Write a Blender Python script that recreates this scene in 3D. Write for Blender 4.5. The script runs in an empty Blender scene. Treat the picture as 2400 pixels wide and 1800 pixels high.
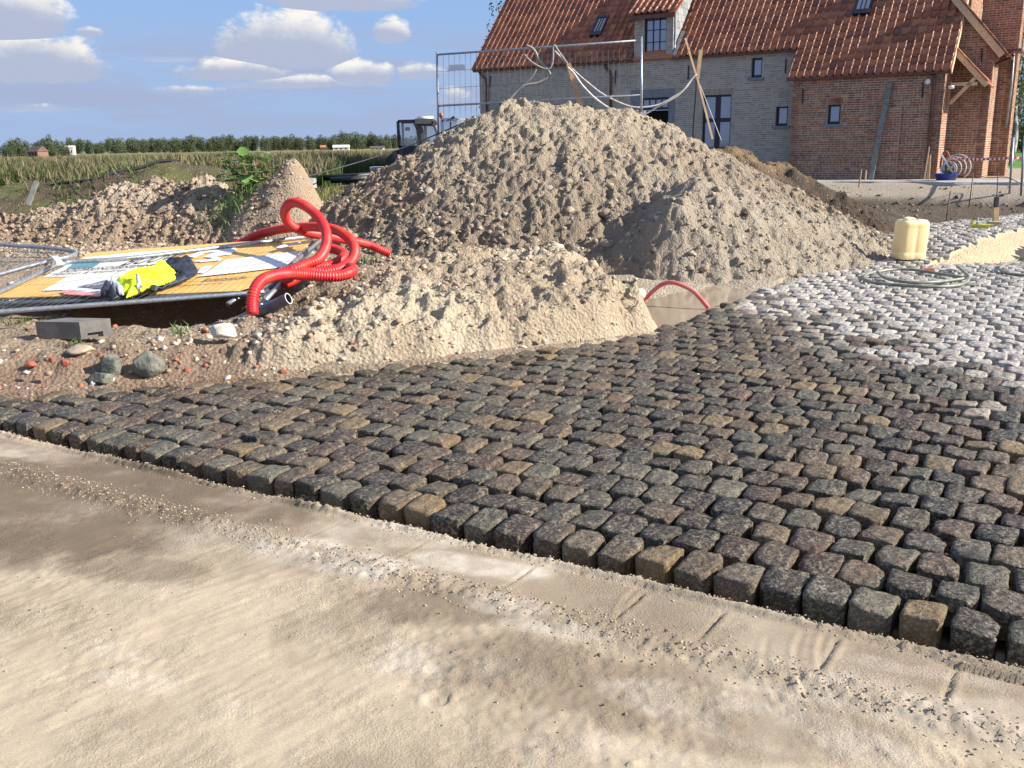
import bpy, math, random
import numpy as np
from mathutils import Vector, Matrix
random.seed(7); RS=np.random.RandomState(7)
scn=bpy.context.scene; COL=scn.collection
# ------------------------------------------------------------------ camera
F=2200.; CAMH=1.6; PITCH=math.atan(563/2200.); ROLL=math.atan(0.0170)
_f=np.array([0,math.cos(PITCH),-math.sin(PITCH)]); _r=np.array([1.,0,0]); _u=np.cross(_r,_f)
cR=math.cos(ROLL)*_r-math.sin(ROLL)*_u; cU=math.sin(ROLL)*_r+math.cos(ROLL)*_u; cF=_f
CAM=np.array([0,0,CAMH])
cam_d=bpy.data.cameras.new('camera'); cam=bpy.data.objects.new('camera',cam_d); COL.objects.link(cam)
cam.matrix_world=Matrix(((cR[0],cU[0],-cF[0],0),(cR[1],cU[1],-cF[1],0),(cR[2],cU[2],-cF[2],CAMH),(0,0,0,1)))
cam_d.sensor_width=36; cam_d.lens=F/2400*36; cam_d.clip_end=8000; cam_d.clip_start=.05
scn.camera=cam
# ------------------------------------------------------------------ light
SUN_EL=math.radians(30); SUN_AZ=math.radians(101.5)      # azimuth from +Y towards +X
sd=np.array([math.sin(SUN_AZ)*math.cos(SUN_EL),math.cos(SUN_AZ)*math.cos(SUN_EL),math.sin(SUN_EL)])
sl=bpy.data.lights.new('sun','SUN'); sl.energy=5.0; sl.angle=math.radians(.53); sl.color=(1,.94,.86)
so=bpy.data.objects.new('sun',sl); COL.objects.link(so)
so.rotation_euler=Vector(sd).to_track_quat('Z','Y').to_euler()
scn.view_settings.view_transform='Standard'; scn.view_settings.look='None'
scn.view_settings.gamma=1; scn.view_settings.use_curve_mapping=False; scn.view_settings.exposure=.97
# ------------------------------------------------------------------ sky with clouds (world)
W=bpy.data.worlds.new('World'); scn.world=W; W.use_nodes=True
nt=W.node_tree; nt.nodes.clear()
class NB:
    def __init__(s,t): s.t=t
    def n(s,typ,**k):
        o=s.t.nodes.new(typ)
        for a,b in k.items(): setattr(o,a,b)
        return o
    def put(s,sock,v):
        if isinstance(v,bpy.types.NodeSocket): s.t.links.new(v,sock)
        elif v is not None:
            if hasattr(sock,'default_value'):
                try: sock.default_value=v
                except Exception: sock.default_value=(*v,1) if len(v)==3 else v
    def m(s,op,a,b=None,c=None,clamp=False):
        o=s.n('ShaderNodeMath',operation=op); o.use_clamp=clamp
        for i,v in enumerate((a,b,c)):
            if v is not None: s.put(o.inputs[i],v)
        return o.outputs[0]
    def noise(s,vec,scale,detail=4,rough=.55,dist=0):
        o=s.n('ShaderNodeTexNoise'); s.put(o.inputs['Vector'],vec); o.inputs['Scale'].default_value=scale
        o.inputs['Detail'].default_value=detail; o.inputs['Roughness'].default_value=rough; o.inputs['Distortion'].default_value=dist
        return o.outputs['Fac']
    def voro(s,vec,scale,feature='F1',out='Distance'):
        o=s.n('ShaderNodeTexVoronoi',feature=feature); s.put(o.inputs['Vector'],vec); o.inputs['Scale'].default_value=scale
        return o.outputs[out]
    def ss(s,x,a,b,lo=0.,hi=1.):
        o=s.n('ShaderNodeMapRange',interpolation_type='SMOOTHSTEP'); s.put(o.inputs[0],x)
        for i,v in zip((1,2,3,4),(a,b,lo,hi)): s.put(o.inputs[i],v)
        return o.outputs[0]
    def mix(s,f,a,b,bt='MIX'):
        o=s.n('ShaderNodeMix',data_type='RGBA',blend_type=bt); s.put(o.inputs[0],f)
        s.put(o.inputs[6],a if isinstance(a,bpy.types.NodeSocket) else (*a,1)); s.put(o.inputs[7],b if isinstance(b,bpy.types.NodeSocket) else (*b,1))
        return o.outputs[2]
    def ramp(s,x,stops,interp='LINEAR'):
        o=s.n('ShaderNodeValToRGB'); o.color_ramp.interpolation=interp; e=o.color_ramp.elements
        while len(e)<len(stops): e.new(.5)
        for q,(p,c) in zip(e,stops): q.position=p; q.color=(*c,1)
        s.put(o.inputs[0],x); return o.outputs[0]
    def comb(s,x,y,z):
        o=s.n('ShaderNodeCombineXYZ')
        for i,v in enumerate((x,y,z)): s.put(o.inputs[i],v)
        return o.outputs[0]
    def vmul(s,v,k):
        o=s.n('ShaderNodeVectorMath',operation='MULTIPLY'); s.put(o.inputs[0],v); o.inputs[1].default_value=k if isinstance(k,tuple) else (k,k,k)
        return o.outputs[0]
    def bump(s,h,strength=.5,dist=.01,nrm=None):
        o=s.n('ShaderNodeBump'); o.inputs['Strength'].default_value=strength; o.inputs['Distance'].default_value=dist
        s.put(o.inputs['Height'],h)
        if nrm is not None: s.put(o.inputs['Normal'],nrm)
        return o.outputs[0]
B=NB(nt)
sky=B.n('ShaderNodeTexSky',sky_type='NISHITA'); sky.sun_disc=False; sky.sun_elevation=SUN_EL; sky.sun_rotation=SUN_AZ
sky.altitude=0; sky.air_density=1.0; sky.dust_density=.6; sky.ozone_density=2.
tc=B.n('ShaderNodeTexCoord').outputs['Generated']
sx=B.n('ShaderNodeSeparateXYZ'); B.put(sx.inputs[0],tc)
az=B.m('ARCTAN2',sx.outputs[0],sx.outputs[1]); el=B.m('ARCSINE',sx.outputs[2])
deg=180/math.pi
AZ=B.m('MULTIPLY',az,deg); EL=B.m('MULTIPLY',el,deg)
uv=B.comb(AZ,EL,0.)
n1=B.noise(B.vmul(uv,(.26,.40,1)),1.,9,.64,.35)
n2=B.noise(B.vmul(uv,(.95,1.5,1)),1.,8,.66,.3)
nn=B.m('ADD',B.m('MULTIPLY',B.m('SUBTRACT',n1,.5),2.2),B.m('MULTIPLY',B.m('SUBTRACT',n2,.5),1.5))
def pix_dir(px,py):
    d=cF+cR*(px-1200)/F+cU*(900-py)/F; d/=np.linalg.norm(d)
    return math.degrees(math.atan2(d[0],d[1])),math.degrees(math.asin(d[2]))
den=None; shd=None
# cumulus: centre px, base py, half width px, height px
for (cx,by,hw,hh,am) in [(30,66,125,100,1.1),(85,164,150,85,1.1),(675,128,170,112,1),(915,88,50,50,.95),(210,80,38,22,.75),(800,10,190,55,1),
                      (560,178,150,48,.85),(700,200,260,34,.6),(450,215,200,22,.4),(850,185,90,50,.95),(985,180,80,42,.75),(640,52,8,6,.4),(1060,235,70,45,.55),(-160,-60,120,60,.9),
                      (80,252,90,16,.35)]:
    a0,e0=pix_dir(cx,by); w=hw/F*deg*.94; h=hh/F*deg
    dx=B.m('DIVIDE',B.m('SUBTRACT',AZ,a0),w)
    dy=B.m('DIVIDE',B.m('SUBTRACT',EL,e0),h)
    up=B.m('MAXIMUM',dy,0.); dn=B.m('MULTIPLY',B.m('MINIMUM',dy,0.),3.2)
    r2=B.m('ADD',B.m('MULTIPLY',dx,dx),B.m('ADD',B.m('MULTIPLY',up,up),B.m('MULTIPLY',dn,dn)))
    p=B.m('SUBTRACT',am,r2)
    s=B.m('ADD',dy,B.m('MULTIPLY',dx,.1))
    if den is None: den,shd=p,s
    else:
        g=B.m('GREATER_THAN',p,den)
        shd=B.m('ADD',B.m('MULTIPLY',g,s),B.m('MULTIPLY',B.m('SUBTRACT',1.,g),shd)); den=B.m('MAXIMUM',den,p)
D=B.m('ADD',den,B.m('MULTIPLY',nn,.85))
mask=B.ss(D,-.02,.55)
mask=B.m('MULTIPLY',mask,B.ss(EL,-1.,.5))
lit=B.ss(B.m('ADD',B.m('ADD',shd,B.m('MULTIPLY',nn,.55)),B.m('MULTIPLY',B.m('SUBTRACT',.6,D),.3)),.12,.8)
ccol=B.mix(lit,(4.6,5.2,6.8),(9.8,9.5,9.0))
skyc=B.mix(.65,sky.outputs[0],B.mix(B.ss(EL,2.,18.),(3.2,6.0,10.8),(1.6,4.4,11.2)))
# pale low haze and lavender layered bands near the horizon
nb=B.noise(B.vmul(uv,(.10,.62,1)),1.,6,.6)
band=B.m('MULTIPLY',B.ss(nb,.40,.60),B.m('MULTIPLY',B.ss(EL,.2,1.8),B.ss(EL,7.6,4.0)))
nb2=B.noise(B.vmul(uv,(.05,.45,1)),1.7,5,.6)
hz=B.mix(B.ss(EL,9.,-1.),skyc,(3.9,4.9,7.1))
hzf=B.mix(B.m('MULTIPLY',B.ss(EL,16.,0.),.78),skyc,(3.7,4.9,7.4))
c1=B.mix(B.m('MULTIPLY',band,.85),hzf,(4.0,4.6,6.6))
wis=B.m('MULTIPLY',B.ss(nb2,.58,.74),B.m('MULTIPLY',B.ss(EL,1.,2.5),B.ss(EL,6.5,4.5)))
c1=B.mix(B.m('MULTIPLY',wis,.55),c1,(6.3,6.5,7.6))
# unseen fair-weather clouds above the frame, cover raised to warm the ambient light
ng=B.noise(B.vmul(uv,(.05,.09,1)),1.,6,.58)
gen=B.m('MULTIPLY',B.ss(ng,.42,.58),B.ss(EL,17.,26.))
c1=B.mix(B.m('MULTIPLY',gen,.9),c1,(6.6,6.4,6.1))
csk=B.mix(mask,c1,ccol)
bg=B.n('ShaderNodeBackground'); B.put(bg.inputs[0],csk); bg.inputs[1].default_value=.051
wo=B.n('ShaderNodeOutputWorld'); nt.links.new(bg.outputs[0],wo.inputs[0])
# ------------------------------------------------------------------ projection helpers (photograph pixel -> place)
def ray(px,py): return cF+cR*(px-1200)/F+cU*(900-py)/F
def at(px,py,z=0.):
    d=ray(px,py); return CAM+d*((z-CAMH)/d[2])
def atY(px,py,Y):
    d=ray(px,py); return CAM+d*(Y/d[1])
def on_plane(px,py,o,n):
    d=ray(px,py); return CAM+d*(((o-CAM)@n)/(d@n))
# ------------------------------------------------------------------ numpy noise
def _h(ix,iy,s):
    n=(ix.astype(np.int64)*374761393+iy.astype(np.int64)*668265263+s*974711)&0xffffffff
    n=((n^(n>>13))*1274126177)&0xffffffff; n=(n^(n>>16))&0xffffffff
    return n/4294967295.
def vn(x,y,s=0):
    ix=np.floor(x);iy=np.floor(y);fx=x-ix;fy=y-iy;ix=ix.astype(int);iy=iy.astype(int)
    fx=fx*fx*(3-2*fx);fy=fy*fy*(3-2*fy)
    a=_h(ix,iy,s);b=_h(ix+1,iy,s);c=_h(ix,iy+1,s);d=_h(ix+1,iy+1,s)
    return (a+(b-a)*fx)*(1-fy)+(c+(d-c)*fx)*fy
def fbm(x,y,o=4,s=0,g=.5):
    t=0.;a=1.;m=0.
    for i in range(o):
        t=t+a*vn(x*(2**i)+i*13.7,y*(2**i)-i*7.3,s+i); m+=a; a*=g
    return t/m*2-1
def clods(x,y,cell,s,rmin=.25,rmax=.62,dens=1.):
    ix=np.floor(x/cell).astype(int);iy=np.floor(y/cell).astype(int);out=np.zeros_like(x)
    # squash distance a bit at random for faceted shapes
    for i in (-1,0,1):
        for j in (-1,0,1):
            cx=ix+i;cy=iy+j
            px=(cx+_h(cx,cy,s))*cell;py=(cy+_h(cx,cy,s+1))*cell
            r=(rmin+(rmax-rmin)*_h(cx,cy,s+2)**1.5)*cell*(_h(cx,cy,s+3)<dens)
            q=_h(cx,cy,s+4)*3.14;dx=x-px;dy=y-py
            u=dx*np.cos(q)+dy*np.sin(q);v=(-dx*np.sin(q)+dy*np.cos(q))*1.35
            dd=.6*(u*u+v*v)+.4*np.maximum(np.abs(u),np.abs(v))**2*1.2
            h=np.sqrt(np.maximum(r*r-dd,0))*(.55+.45*_h(cx,cy,s+5))
            out=np.maximum(out,h)
    return out
def sst(x,a,b):
    t=np.clip((x-a)/(b-a),0,1); return t*t*(3-2*t)
# ------------------------------------------------------------------ mesh helpers
def tag(o,label=None,cat=None,group=None,kind=None):
    for k,v in (('label',label),('category',cat),('group',group),('kind',kind)):
        if v: o[k]=v
    return o
def mesh_np(name,V,Fc,mat,smooth=False,parent=None,attrs=None,link=True):
    V=np.asarray(V,dtype=np.float32);Fc=np.asarray(Fc,dtype=np.int32);k=Fc.shape[1]
    me=bpy.data.meshes.new(name);me.vertices.add(len(V));me.vertices.foreach_set('co',V.ravel())
    me.loops.add(Fc.size);me.loops.foreach_set('vertex_index',Fc.ravel())
    me.polygons.add(len(Fc));me.polygons.foreach_set('loop_start',np.arange(0,Fc.size,k,dtype=np.int32))
    me.polygons.foreach_set('loop_total',np.full(len(Fc),k,dtype=np.int32))
    if smooth: me.polygons.foreach_set('use_smooth',np.ones(len(Fc),dtype=bool))
    me.update(calc_edges=True);me.materials.append(mat)
    if attrs:
        for nm,val in attrs.items():
            val=np.asarray(val,dtype=np.float32)
            if val.ndim==1:
                a=me.attributes.new(nm,'FLOAT','POINT');a.data.foreach_set('value',val)
            else:
                c=np.ones((len(V),4),dtype=np.float32);c[:,:3]=val
                a=me.attributes.new(nm,'FLOAT_COLOR','POINT');a.data.foreach_set('color',c.ravel())
    if not link: return me
    o=bpy.data.objects.new(name,me);COL.objects.link(o)
    if parent is not None:o.parent=parent
    return o
def link_mesh(name,me,parent=None,M=None):
    o=bpy.data.objects.new(name,me);COL.objects.link(o)
    if parent is not None:o.parent=parent
    if M is not None:o.matrix_local=M
    return o
class MB:
    def __init__(s): s.v=[];s.f=[];s.n=0;s.rnd=[]
    def add(s,V,Fs,r=None):
        V=[tuple(map(float,p)) for p in V];s.v+=V;s.f+=[tuple(i+s.n for i in q) for q in Fs];s.n+=len(V)
        s.rnd+=[random.random() if r is None else r]*len(V);return s
    def box(s,o,a,b,c,r=None):           # corner o and three edge vectors
        o,a,b,c=map(np.array,(o,a,b,c));V=[o,o+a,o+a+b,o+b,o+c,o+a+c,o+a+b+c,o+b+c]
        return s.add(V,[(0,3,2,1),(4,5,6,7),(0,1,5,4),(1,2,6,5),(2,3,7,6),(3,0,4,7)],r)
    def beam(s,p,q,w,h,up=(0,0,1),r=None):
        p=np.array(p,float);q=np.array(q,float);d=q-p;d/=np.linalg.norm(d);x=np.cross(d,up);x/=max(1e-9,np.linalg.norm(x));z=np.cross(x,d)
        return s.box(p-x*w/2-z*h/2,x*w,z*h,q-p,r)
    def tube(s,P,r,seg=8,caps=True,closed=False,rr=None):
        P=[np.array(p,float) for p in P];n=len(P);V=[];up=np.array([.13,.21,.97])
        for i,p in enumerate(P):
            d=(P[(i+1)%n] if (i<n-1 or closed) else p)-(P[i-1] if (i>0 or closed) else p)
            d/=max(1e-9,np.linalg.norm(d))
            if i==0: x=np.cross(d,up);
            else: x=x-d*(x@d)
            if np.linalg.norm(x)<1e-6:x=np.cross(d,[1,0,.1])
            x/=np.linalg.norm(x);y=np.cross(d,x);R=rr[i] if rr is not None else r
            for k in range(seg):
                a=2*math.pi*k/seg;V.append(p+x*math.cos(a)*R+y*math.sin(a)*R)
        Fs=[]
        for i in range(n if closed else n-1):
            for k in range(seg):
                j=(i+1)%n;Fs.append((i*seg+k,i*seg+(k+1)%seg,j*seg+(k+1)%seg,j*seg+k))
        if caps and not closed:Fs+=[tuple(range(seg))[::-1],tuple((n-1)*seg+k for k in range(seg))]
        return s.add(V,Fs)
    def quad(s,a,b,c,d,r=None): return s.add([a,b,c,d],[(0,1,2,3)],r)
    def mesh(s,name,mat,smooth=False):
        me=bpy.data.meshes.new(name);me.from_pydata(s.v,[],s.f);me.materials.append(mat)
        a=me.attributes.new('rnd','FLOAT','POINT');a.data.foreach_set('value',np.array(s.rnd,dtype=np.float32))
        if smooth:me.polygons.foreach_set('use_smooth',[True]*len(me.polygons))
        return me
    def build(s,name,mat,parent=None,smooth=False): return link_mesh(name,s.mesh(name,mat,smooth),parent)
def spline(P,n=12):
    P=[np.array(p,float) for p in P];P=[2*P[0]-P[1]]+P+[2*P[-1]-P[-2]];o=[]
    for i in range(1,len(P)-2):
        a,b,c,d=P[i-1:i+3]
        for k in range(n):
            t=k/n;o.append(.5*((2*b)+(-a+c)*t+(2*a-5*b+4*c-d)*t*t+(-a+3*b-3*c+d)*t**3))
    o.append(P[-2]);return o
def empty(name,loc,label=None,cat=None,group=None):
    o=bpy.data.objects.new(name,None);COL.objects.link(o);o.location=[float(v) for v in loc];o.empty_display_size=.1
    return tag(o,label,cat,group)
def reparent(root):
    """children were built in world coordinates: hang them under the root without moving them"""
    bpy.context.view_layer.update()
    for c in root.children:
        c.matrix_parent_inverse=Matrix.Translation(-root.location)
# ------------------------------------------------------------------ materials
def new_mat(name):
    m=bpy.data.materials.new(name);m.use_nodes=True;m.node_tree.nodes.clear();b=NB(m.node_tree)
    p=b.n('ShaderNodeBsdfPrincipled');o=b.n('ShaderNodeOutputMaterial');m.node_tree.links.new(p.outputs[0],o.inputs[0])
    return m,b,p
def rndv(b):
    oi=b.n('ShaderNodeObjectInfo').outputs['Random'];a=b.n('ShaderNodeAttribute',attribute_name='rnd').outputs['Fac']
    return b.m('FRACT',b.m('ADD',oi,a))
def pmat(name,c1,c2=None,scale=8,rough=.6,metal=0,bump=0,bscale=40,bdist=.005,spec=.5,var=0.,world=True,det=5):
    m,b,p=new_mat(name)
    vec=b.n('ShaderNodeNewGeometry').outputs['Position'] if world else b.n('ShaderNodeTexCoord').outputs['Object']
    col=c1
    if c2 is not None: col=b.mix(b.ss(b.noise(vec,scale,det),.35,.65),c1,c2)
    if var:
        r=rndv(b);col=col if isinstance(col,bpy.types.NodeSocket) else b.mix(0.,c1,c1)
        hs=b.n('ShaderNodeHueSaturation');b.put(hs.inputs['Color'],col);b.put(hs.inputs['Value'],b.ss(r,0,1,1-var,1+var));col=hs.outputs[0]
    b.put(p.inputs['Base Color'],col if isinstance(col,bpy.types.NodeSocket) else (*col,1))
    p.inputs['Roughness'].default_value=rough;p.inputs['Metallic'].default_value=metal;p.inputs['Specular IOR Level'].default_value=spec
    if bump: b.put(p.inputs['Normal'],b.bump(b.noise(vec,bscale,5),bump,bdist))
    return m
M={}
M['galv']=pmat('galvanised',(.42,.44,.46),(.3,.32,.34),30,.42,.75,.1)
M['galvdark']=pmat('galvanised dark',(.16,.18,.2),(.1,.12,.14),30,.45,.7,.1)
M['wire']=pmat('wire',(.14,.15,.14),None,rough=.55,metal=.4)
M['wood']=pmat('timber',(.52,.36,.2),(.42,.27,.14),14,.7,0,.3,90,.002)
M['woodgrey']=pmat('weathered timber',(.22,.23,.2),(.15,.15,.13),9,.8,0,.3,60,.002)
M['woodpale']=pmat('pale timber',(.72,.5,.3),(.6,.4,.22),9,.65,0,.2,60,.002)
M['black']=pmat('black plastic',(.015,.016,.02),(.03,.03,.035),20,.5)
M['hose']=pmat('grey hose',(.3,.29,.26),(.2,.2,.18),20,.6)
M['hosew']=pmat('pale hose',(.62,.6,.55),(.45,.44,.4),20,.55)
M['hosegreen']=pmat('garden hose',(.26,.27,.2),(.17,.18,.14),12,.45)
M['greypipe']=pmat('grey pvc pipe',(.13,.14,.15),(.09,.1,.11),15,.4)
M['paleedge']=pmat('cut plastic edge',(.7,.68,.6),None,rough=.5)
M['redpipe']=pmat('red duct',(.62,.018,.02),(.52,.05,.035),7,.45,0,.3,40,.004)
M['frame']=pmat('window frame',(.008,.011,.022),None,rough=.35)
M['bluestone']=pmat('bluestone',(.2,.22,.25),(.15,.17,.2),12,.7,0,.2)
M['zinc']=pmat('zinc gutter',(.16,.075,.05),(.11,.05,.035),6,.45,.3)
M['lead']=pmat('lead flashing',(.3,.31,.32),(.2,.21,.22),8,.5,.4)
M['white']=pmat('white plastic',(.8,.8,.78),None,rough=.5)
M['concrete']=pmat('concrete',(.42,.4,.36),(.33,.31,.28),7,.85,0,.4,50,.004)
M['anchor']=pmat('iron anchor',(.02,.018,.018),None,rough=.6)
M['slate']=pmat('slate cladding',(.3,.3,.29),(.22,.22,.215),9,.6,var=.2)
def glassmat(name,c,met=.0,rough=.06):
    m,b,p=new_mat(name);b.put(p.inputs['Base Color'],(*c,1));p.inputs['Metallic'].default_value=met
    p.inputs['Roughness'].default_value=rough;p.inputs['IOR'].default_value=1.9;p.inputs['Coat Weight'].default_value=1;return m
M['pane']=glassmat('window glass',(.25,.27,.34),.55,.08)
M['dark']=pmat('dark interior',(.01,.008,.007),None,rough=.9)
# clear cab glass: thin, partly transparent
m,b,p=new_mat('cab glass');p.inputs['Base Color'].default_value=(.55,.66,.68,1);p.inputs['Roughness'].default_value=.05
p.inputs['Alpha'].default_value=.32;M['cabglass']=m
# brick
def brickmat(name,stops,pale,rough=.85):
    m,b,p=new_mat(name);pos=b.n('ShaderNodeNewGeometry').outputs['Position'];r=rndv(b)
    c=b.ramp(r,stops);c=b.mix(b.m('MULTIPLY',b.ss(b.noise(pos,2.3,4),.45,.75),.35),c,pale)
    c=b.mix(b.m('MULTIPLY',b.ss(b.noise(pos,45,3),.5,.8),.3),c,(.05,.035,.03))
    b.put(p.inputs['Base Color'],c);p.inputs['Roughness'].default_value=rough
    b.put(p.inputs['Normal'],b.bump(b.noise(pos,70,4),.5,.004));return m
M['redbrick']=brickmat('red brick',[(0,(.17,.075,.045)),(.3,(.27,.115,.06)),(.6,(.35,.165,.09)),(.82,(.21,.095,.06)),(1,(.45,.27,.16))],(.42,.29,.18))
M['greybrick']=brickmat('grey brick',[(0,(.26,.235,.195)),(.4,(.34,.305,.25)),(.8,(.41,.37,.30)),(1,(.28,.26,.23))],(.46,.42,.35))
M['mortar']=pmat('mortar',(.64,.55,.42),(.54,.46,.35),5,.9)
M['mortargrey']=pmat('grey mortar',(.60,.57,.50),(.5,.47,.42),5,.9)
# roof tile
m,b,p=new_mat('clay tile');pos=b.n('ShaderNodeNewGeometry').outputs['Position'];r=rndv(b)
c=b.ramp(r,[(0,(.25,.08,.04)),(.3,(.38,.135,.06)),(.6,(.48,.185,.085)),(.85,(.30,.10,.05)),(1,(.19,.075,.05))])
c=b.mix(b.m('MULTIPLY',b.ss(b.noise(pos,6,5),.5,.72),.35),c,(.12,.05,.035))
b.put(p.inputs['Base Color'],c);p.inputs['Roughness'].default_value=.42;M['tile']=m
# ------------------------------------------------------------------ pavement geometry constants
E_=np.array([.86,-.511]);E_/=np.linalg.norm(E_);N_=np.array([.511,.86]);N_/=np.linalg.norm(N_)
T0=3.175                                   # front edge of the first course along N_
BE=np.array([(-14,5.2),(-7,5.75),(-3.51,6.2),(-2.49,6.45),(-1.82,6.55),(-1.05,6.8),(-.38,7.06),(.36,7.43),(1.19,8.03),(1.74,8.78),(2.84,10.44),(3.82,11.92),(5.0,13.58),(7.26,16.3),(9.86,18.1),(20,24.5)])
def ybe(x): return np.interp(x,BE[:,0],BE[:,1])
def tco(x,y): return x*N_[0]+y*N_[1]
def sco(x,y): return x*E_[0]+y*E_[1]
# the raised strip behind the sand wedge
WA=np.array([5.35,12.05]);WB=np.array([8.9,15.9]);WD=(WB-WA)/np.linalg.norm(WB-WA);WN=np.array([-WD[1],WD[0]])
def wedge(x,y):
    """returns (along, across) of the wedge line; across>0 on the house side"""
    dx=x-WA[0];dy=y-WA[1];return dx*WD[0]+dy*WD[1],dx*WN[0]+dy*WN[1]
def zpav(x,y):
    a,c=wedge(x,y);hi=.17*sst(a,-.3,2.6);lo=-.16*sst(a,.1,3.)
    k=sst(c,-1.35*sst(a,0,3.5)-.02,.0)
    return lo*(1-k)*sst(c,-4.5,-1.2)+hi*k+.012*fbm(np.asarray(x)*.5,np.asarray(y)*.5,2,5)
# house frame
HP=atY(2193,420,30.);HA=math.radians(32)
hu=np.array([-math.cos(HA),math.sin(HA),0]);hw=np.array([math.sin(HA),math.cos(HA),0]);hz=np.array([0,0,1.]);Z0=HP[2]
def HW(u,w,z): return HP*np.array([1,1,0])+hu*u+hw*w+hz*z
def FP(px,py,w=0.):
    o=HW(0,w,0);q=on_plane(px,py,o,hw);return float((q-o)@hu),float(q[2])
def hloc(x,y):
    dx=x-HP[0];dy=y-HP[1];return dx*hu[0]+dy*hu[1],dx*hw[0]+dy*hw[1]
# pit and puddle
PIT=at(520,716,.1)[:2];PUD=at(1590,716,0)[:2]
def G(x,y):
    x=np.asarray(x,float);y=np.asarray(y,float);d=(y-ybe(x))*.83
    z=np.zeros_like(x)
    left=sst(-x,-.1,1.6)
    z=z+left*(.20*sst(d,-.02,.42)*sst(y,30,14)+.03*sst(d,.5,2.5))
    z=z+.03*fbm(x*.35,y*.35,3,11)*sst(y,90,20)
    far=sst(y,60,100)
    lum=sst(d,.0,.3)*sst(y,45,16)
    z=z+lum*(.05*fbm(x*2.2,y*2.2,4,3)-.06*np.abs(fbm(x*4,y*4,3,19))*left+left*.02*fbm(x*6,y*6,3,9)+(.25+.75*sst(fbm(x*.8,y*.8,2,31),-.1,.5))*(.75*clods(x,y,.17,40)+.6*clods(x,y,.08,50)))
    # pit
    px=(x+2.75)/.88;py=(y-8.62-.22*(x+2.75))/.68;z=z-.75*np.exp(-(px**2+py**2)**2)
    # puddle hollow
    px=(x-PUD[0])*.62+(y-PUD[1])*.78;py=-(x-PUD[0])*.78+(y-PUD[1])*.62
    z=z-.13*np.exp(-((px/1.7)**2+(py/.62)**2)**2)*sst(d,-.1,.12)
    # dig in front of the house, apron bench around it
    u,w=hloc(x,y);near=sst(u,12,6)*sst(u,-22,-16)*sst(y,12,16)*sst(w,22,14)
    dig=sst(w,-16,-12)*sst(w,-2.8,-3.6)*sst(d,.15,.9)
    z=z-near*.20*dig-near*.22*np.exp(-((w+3.7-.35*fbm(x*.6,y*.6,2,77))/.55)**2)
    z=z+near*dig*.05*fbm(x*.9,y*.9,4,78)
    z=z*(1-near*sst(w,-3.1,-1.7))+(Z0-.02)*near*sst(w,-3.0,-1.75)
    # sunk beneath pavement and sand bed
    inside=(d<.0)&(tco(x,y)>T0-4.6)&(x>-16)&(x<24)
    z=np.where(inside,np.minimum(z,-.2+(zpav(x,y) if True else 0)*1.)-0.08,z)
    return z
# ------------------------------------------------------------------ ground material (albedo comes from soil-type attribute)
def soilmat(name,attr='soil',fine=60,bumps=1.,speck=True,rough=.95,bd=.03,hs=1.):
    m,b,p=new_mat(name);pos=b.n('ShaderNodeNewGeometry').outputs['Position']
    a=b.n('ShaderNodeAttribute',attribute_name=attr).outputs['Color']
    n=b.noise(pos,fine,5,.65);c=b.mix(b.ss(n,.3,.7),b.vmul(a,.80),b.vmul(a,1.14))
    c=b.mix(b.m('MULTIPLY',b.ss(b.noise(pos,5,4),.4,.7),.25),c,b.vmul(a,.68))
    if speck:
        v=b.voro(pos,38,out='Color');s2=b.n('ShaderNodeSeparateColor');b.put(s2.inputs[0],v)
        dd=b.voro(pos,38)
        c=b.mix(b.m('MULTIPLY',b.m('GREATER_THAN',s2.outputs[0],.94),b.ss(dd,.4,.25)),c,(.5,.46,.4))
        c=b.mix(b.m('MULTIPLY',b.m('GREATER_THAN',s2.outputs[1],.975),b.ss(dd,.4,.25)),c,(.3,.09,.05))
    b.put(p.inputs['Base Color'],c);p.inputs['Roughness'].default_value=rough;p.inputs['Specular IOR Level'].default_value=.25
    h=b.m('ADD',b.m('MULTIPLY',b.noise(pos,26*hs,6,.72),1.),b.m('MULTIPLY',b.voro(b.vmul(pos,1.),34*hs),.65 if hs<2 else .25))
    if hs>1:h=b.m('MULTIPLY',h,b.ss(b.noise(pos,1.7,5,.65),.44,.58,.12,1.))
    b.put(p.inputs['Normal'],b.bump(h,bumps,bd));return m
M['soil']=soilmat('soil')
M['soilfar']=M['soil']
def lerp(a,b,t): return a+(b-a)*t[...,None]
SAND=np.array([.46,.37,.26]);CLAY=np.array([.50,.415,.31]);BROWN=np.array([.24,.165,.105]);DARK=np.array([.085,.06,.042]);DUST=np.array([.30,.235,.17]);GRASS=np.array([.085,.11,.03]);DRYG=np.array([.24,.19,.08]);LAWN=np.array([.12,.24,.03])
def growth(a,b,step0,g,lim):
    out=[a];s=step0
    while abs(out[-1]-a)<lim: out.append(out[-1]+b*s);s*=g
    return out[1:]
gx=np.array(sorted(growth(-9.,-1,.06,1.12,1800))+list(np.arange(-9.,10.,.04))+growth(10.,1,.06,1.12,1800))
gy=np.array(sorted(growth(4.,-1,.08,1.2,120))+list(np.arange(4.,16,.04))+list(16+np.cumsum(np.linspace(.04,.16,160)))+growth(16+float(np.sum(np.linspace(.04,.16,160))),1,.18,1.06,4000))
X,Y=np.meshgrid(gx,gy);Zg=G(X,Y)
far=sst(Y,300,3500);Zg=Zg-0*far
c=np.zeros(X.shape+(3,))+DUST
d_=(Y-ybe(X))*.83
c=lerp(c,np.broadcast_to(np.array([.29,.22,.15]),c.shape),sst(fbm(X*.9,Y*.9,3,21),-.3,.4)*sst(-X,-1,2))
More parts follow.
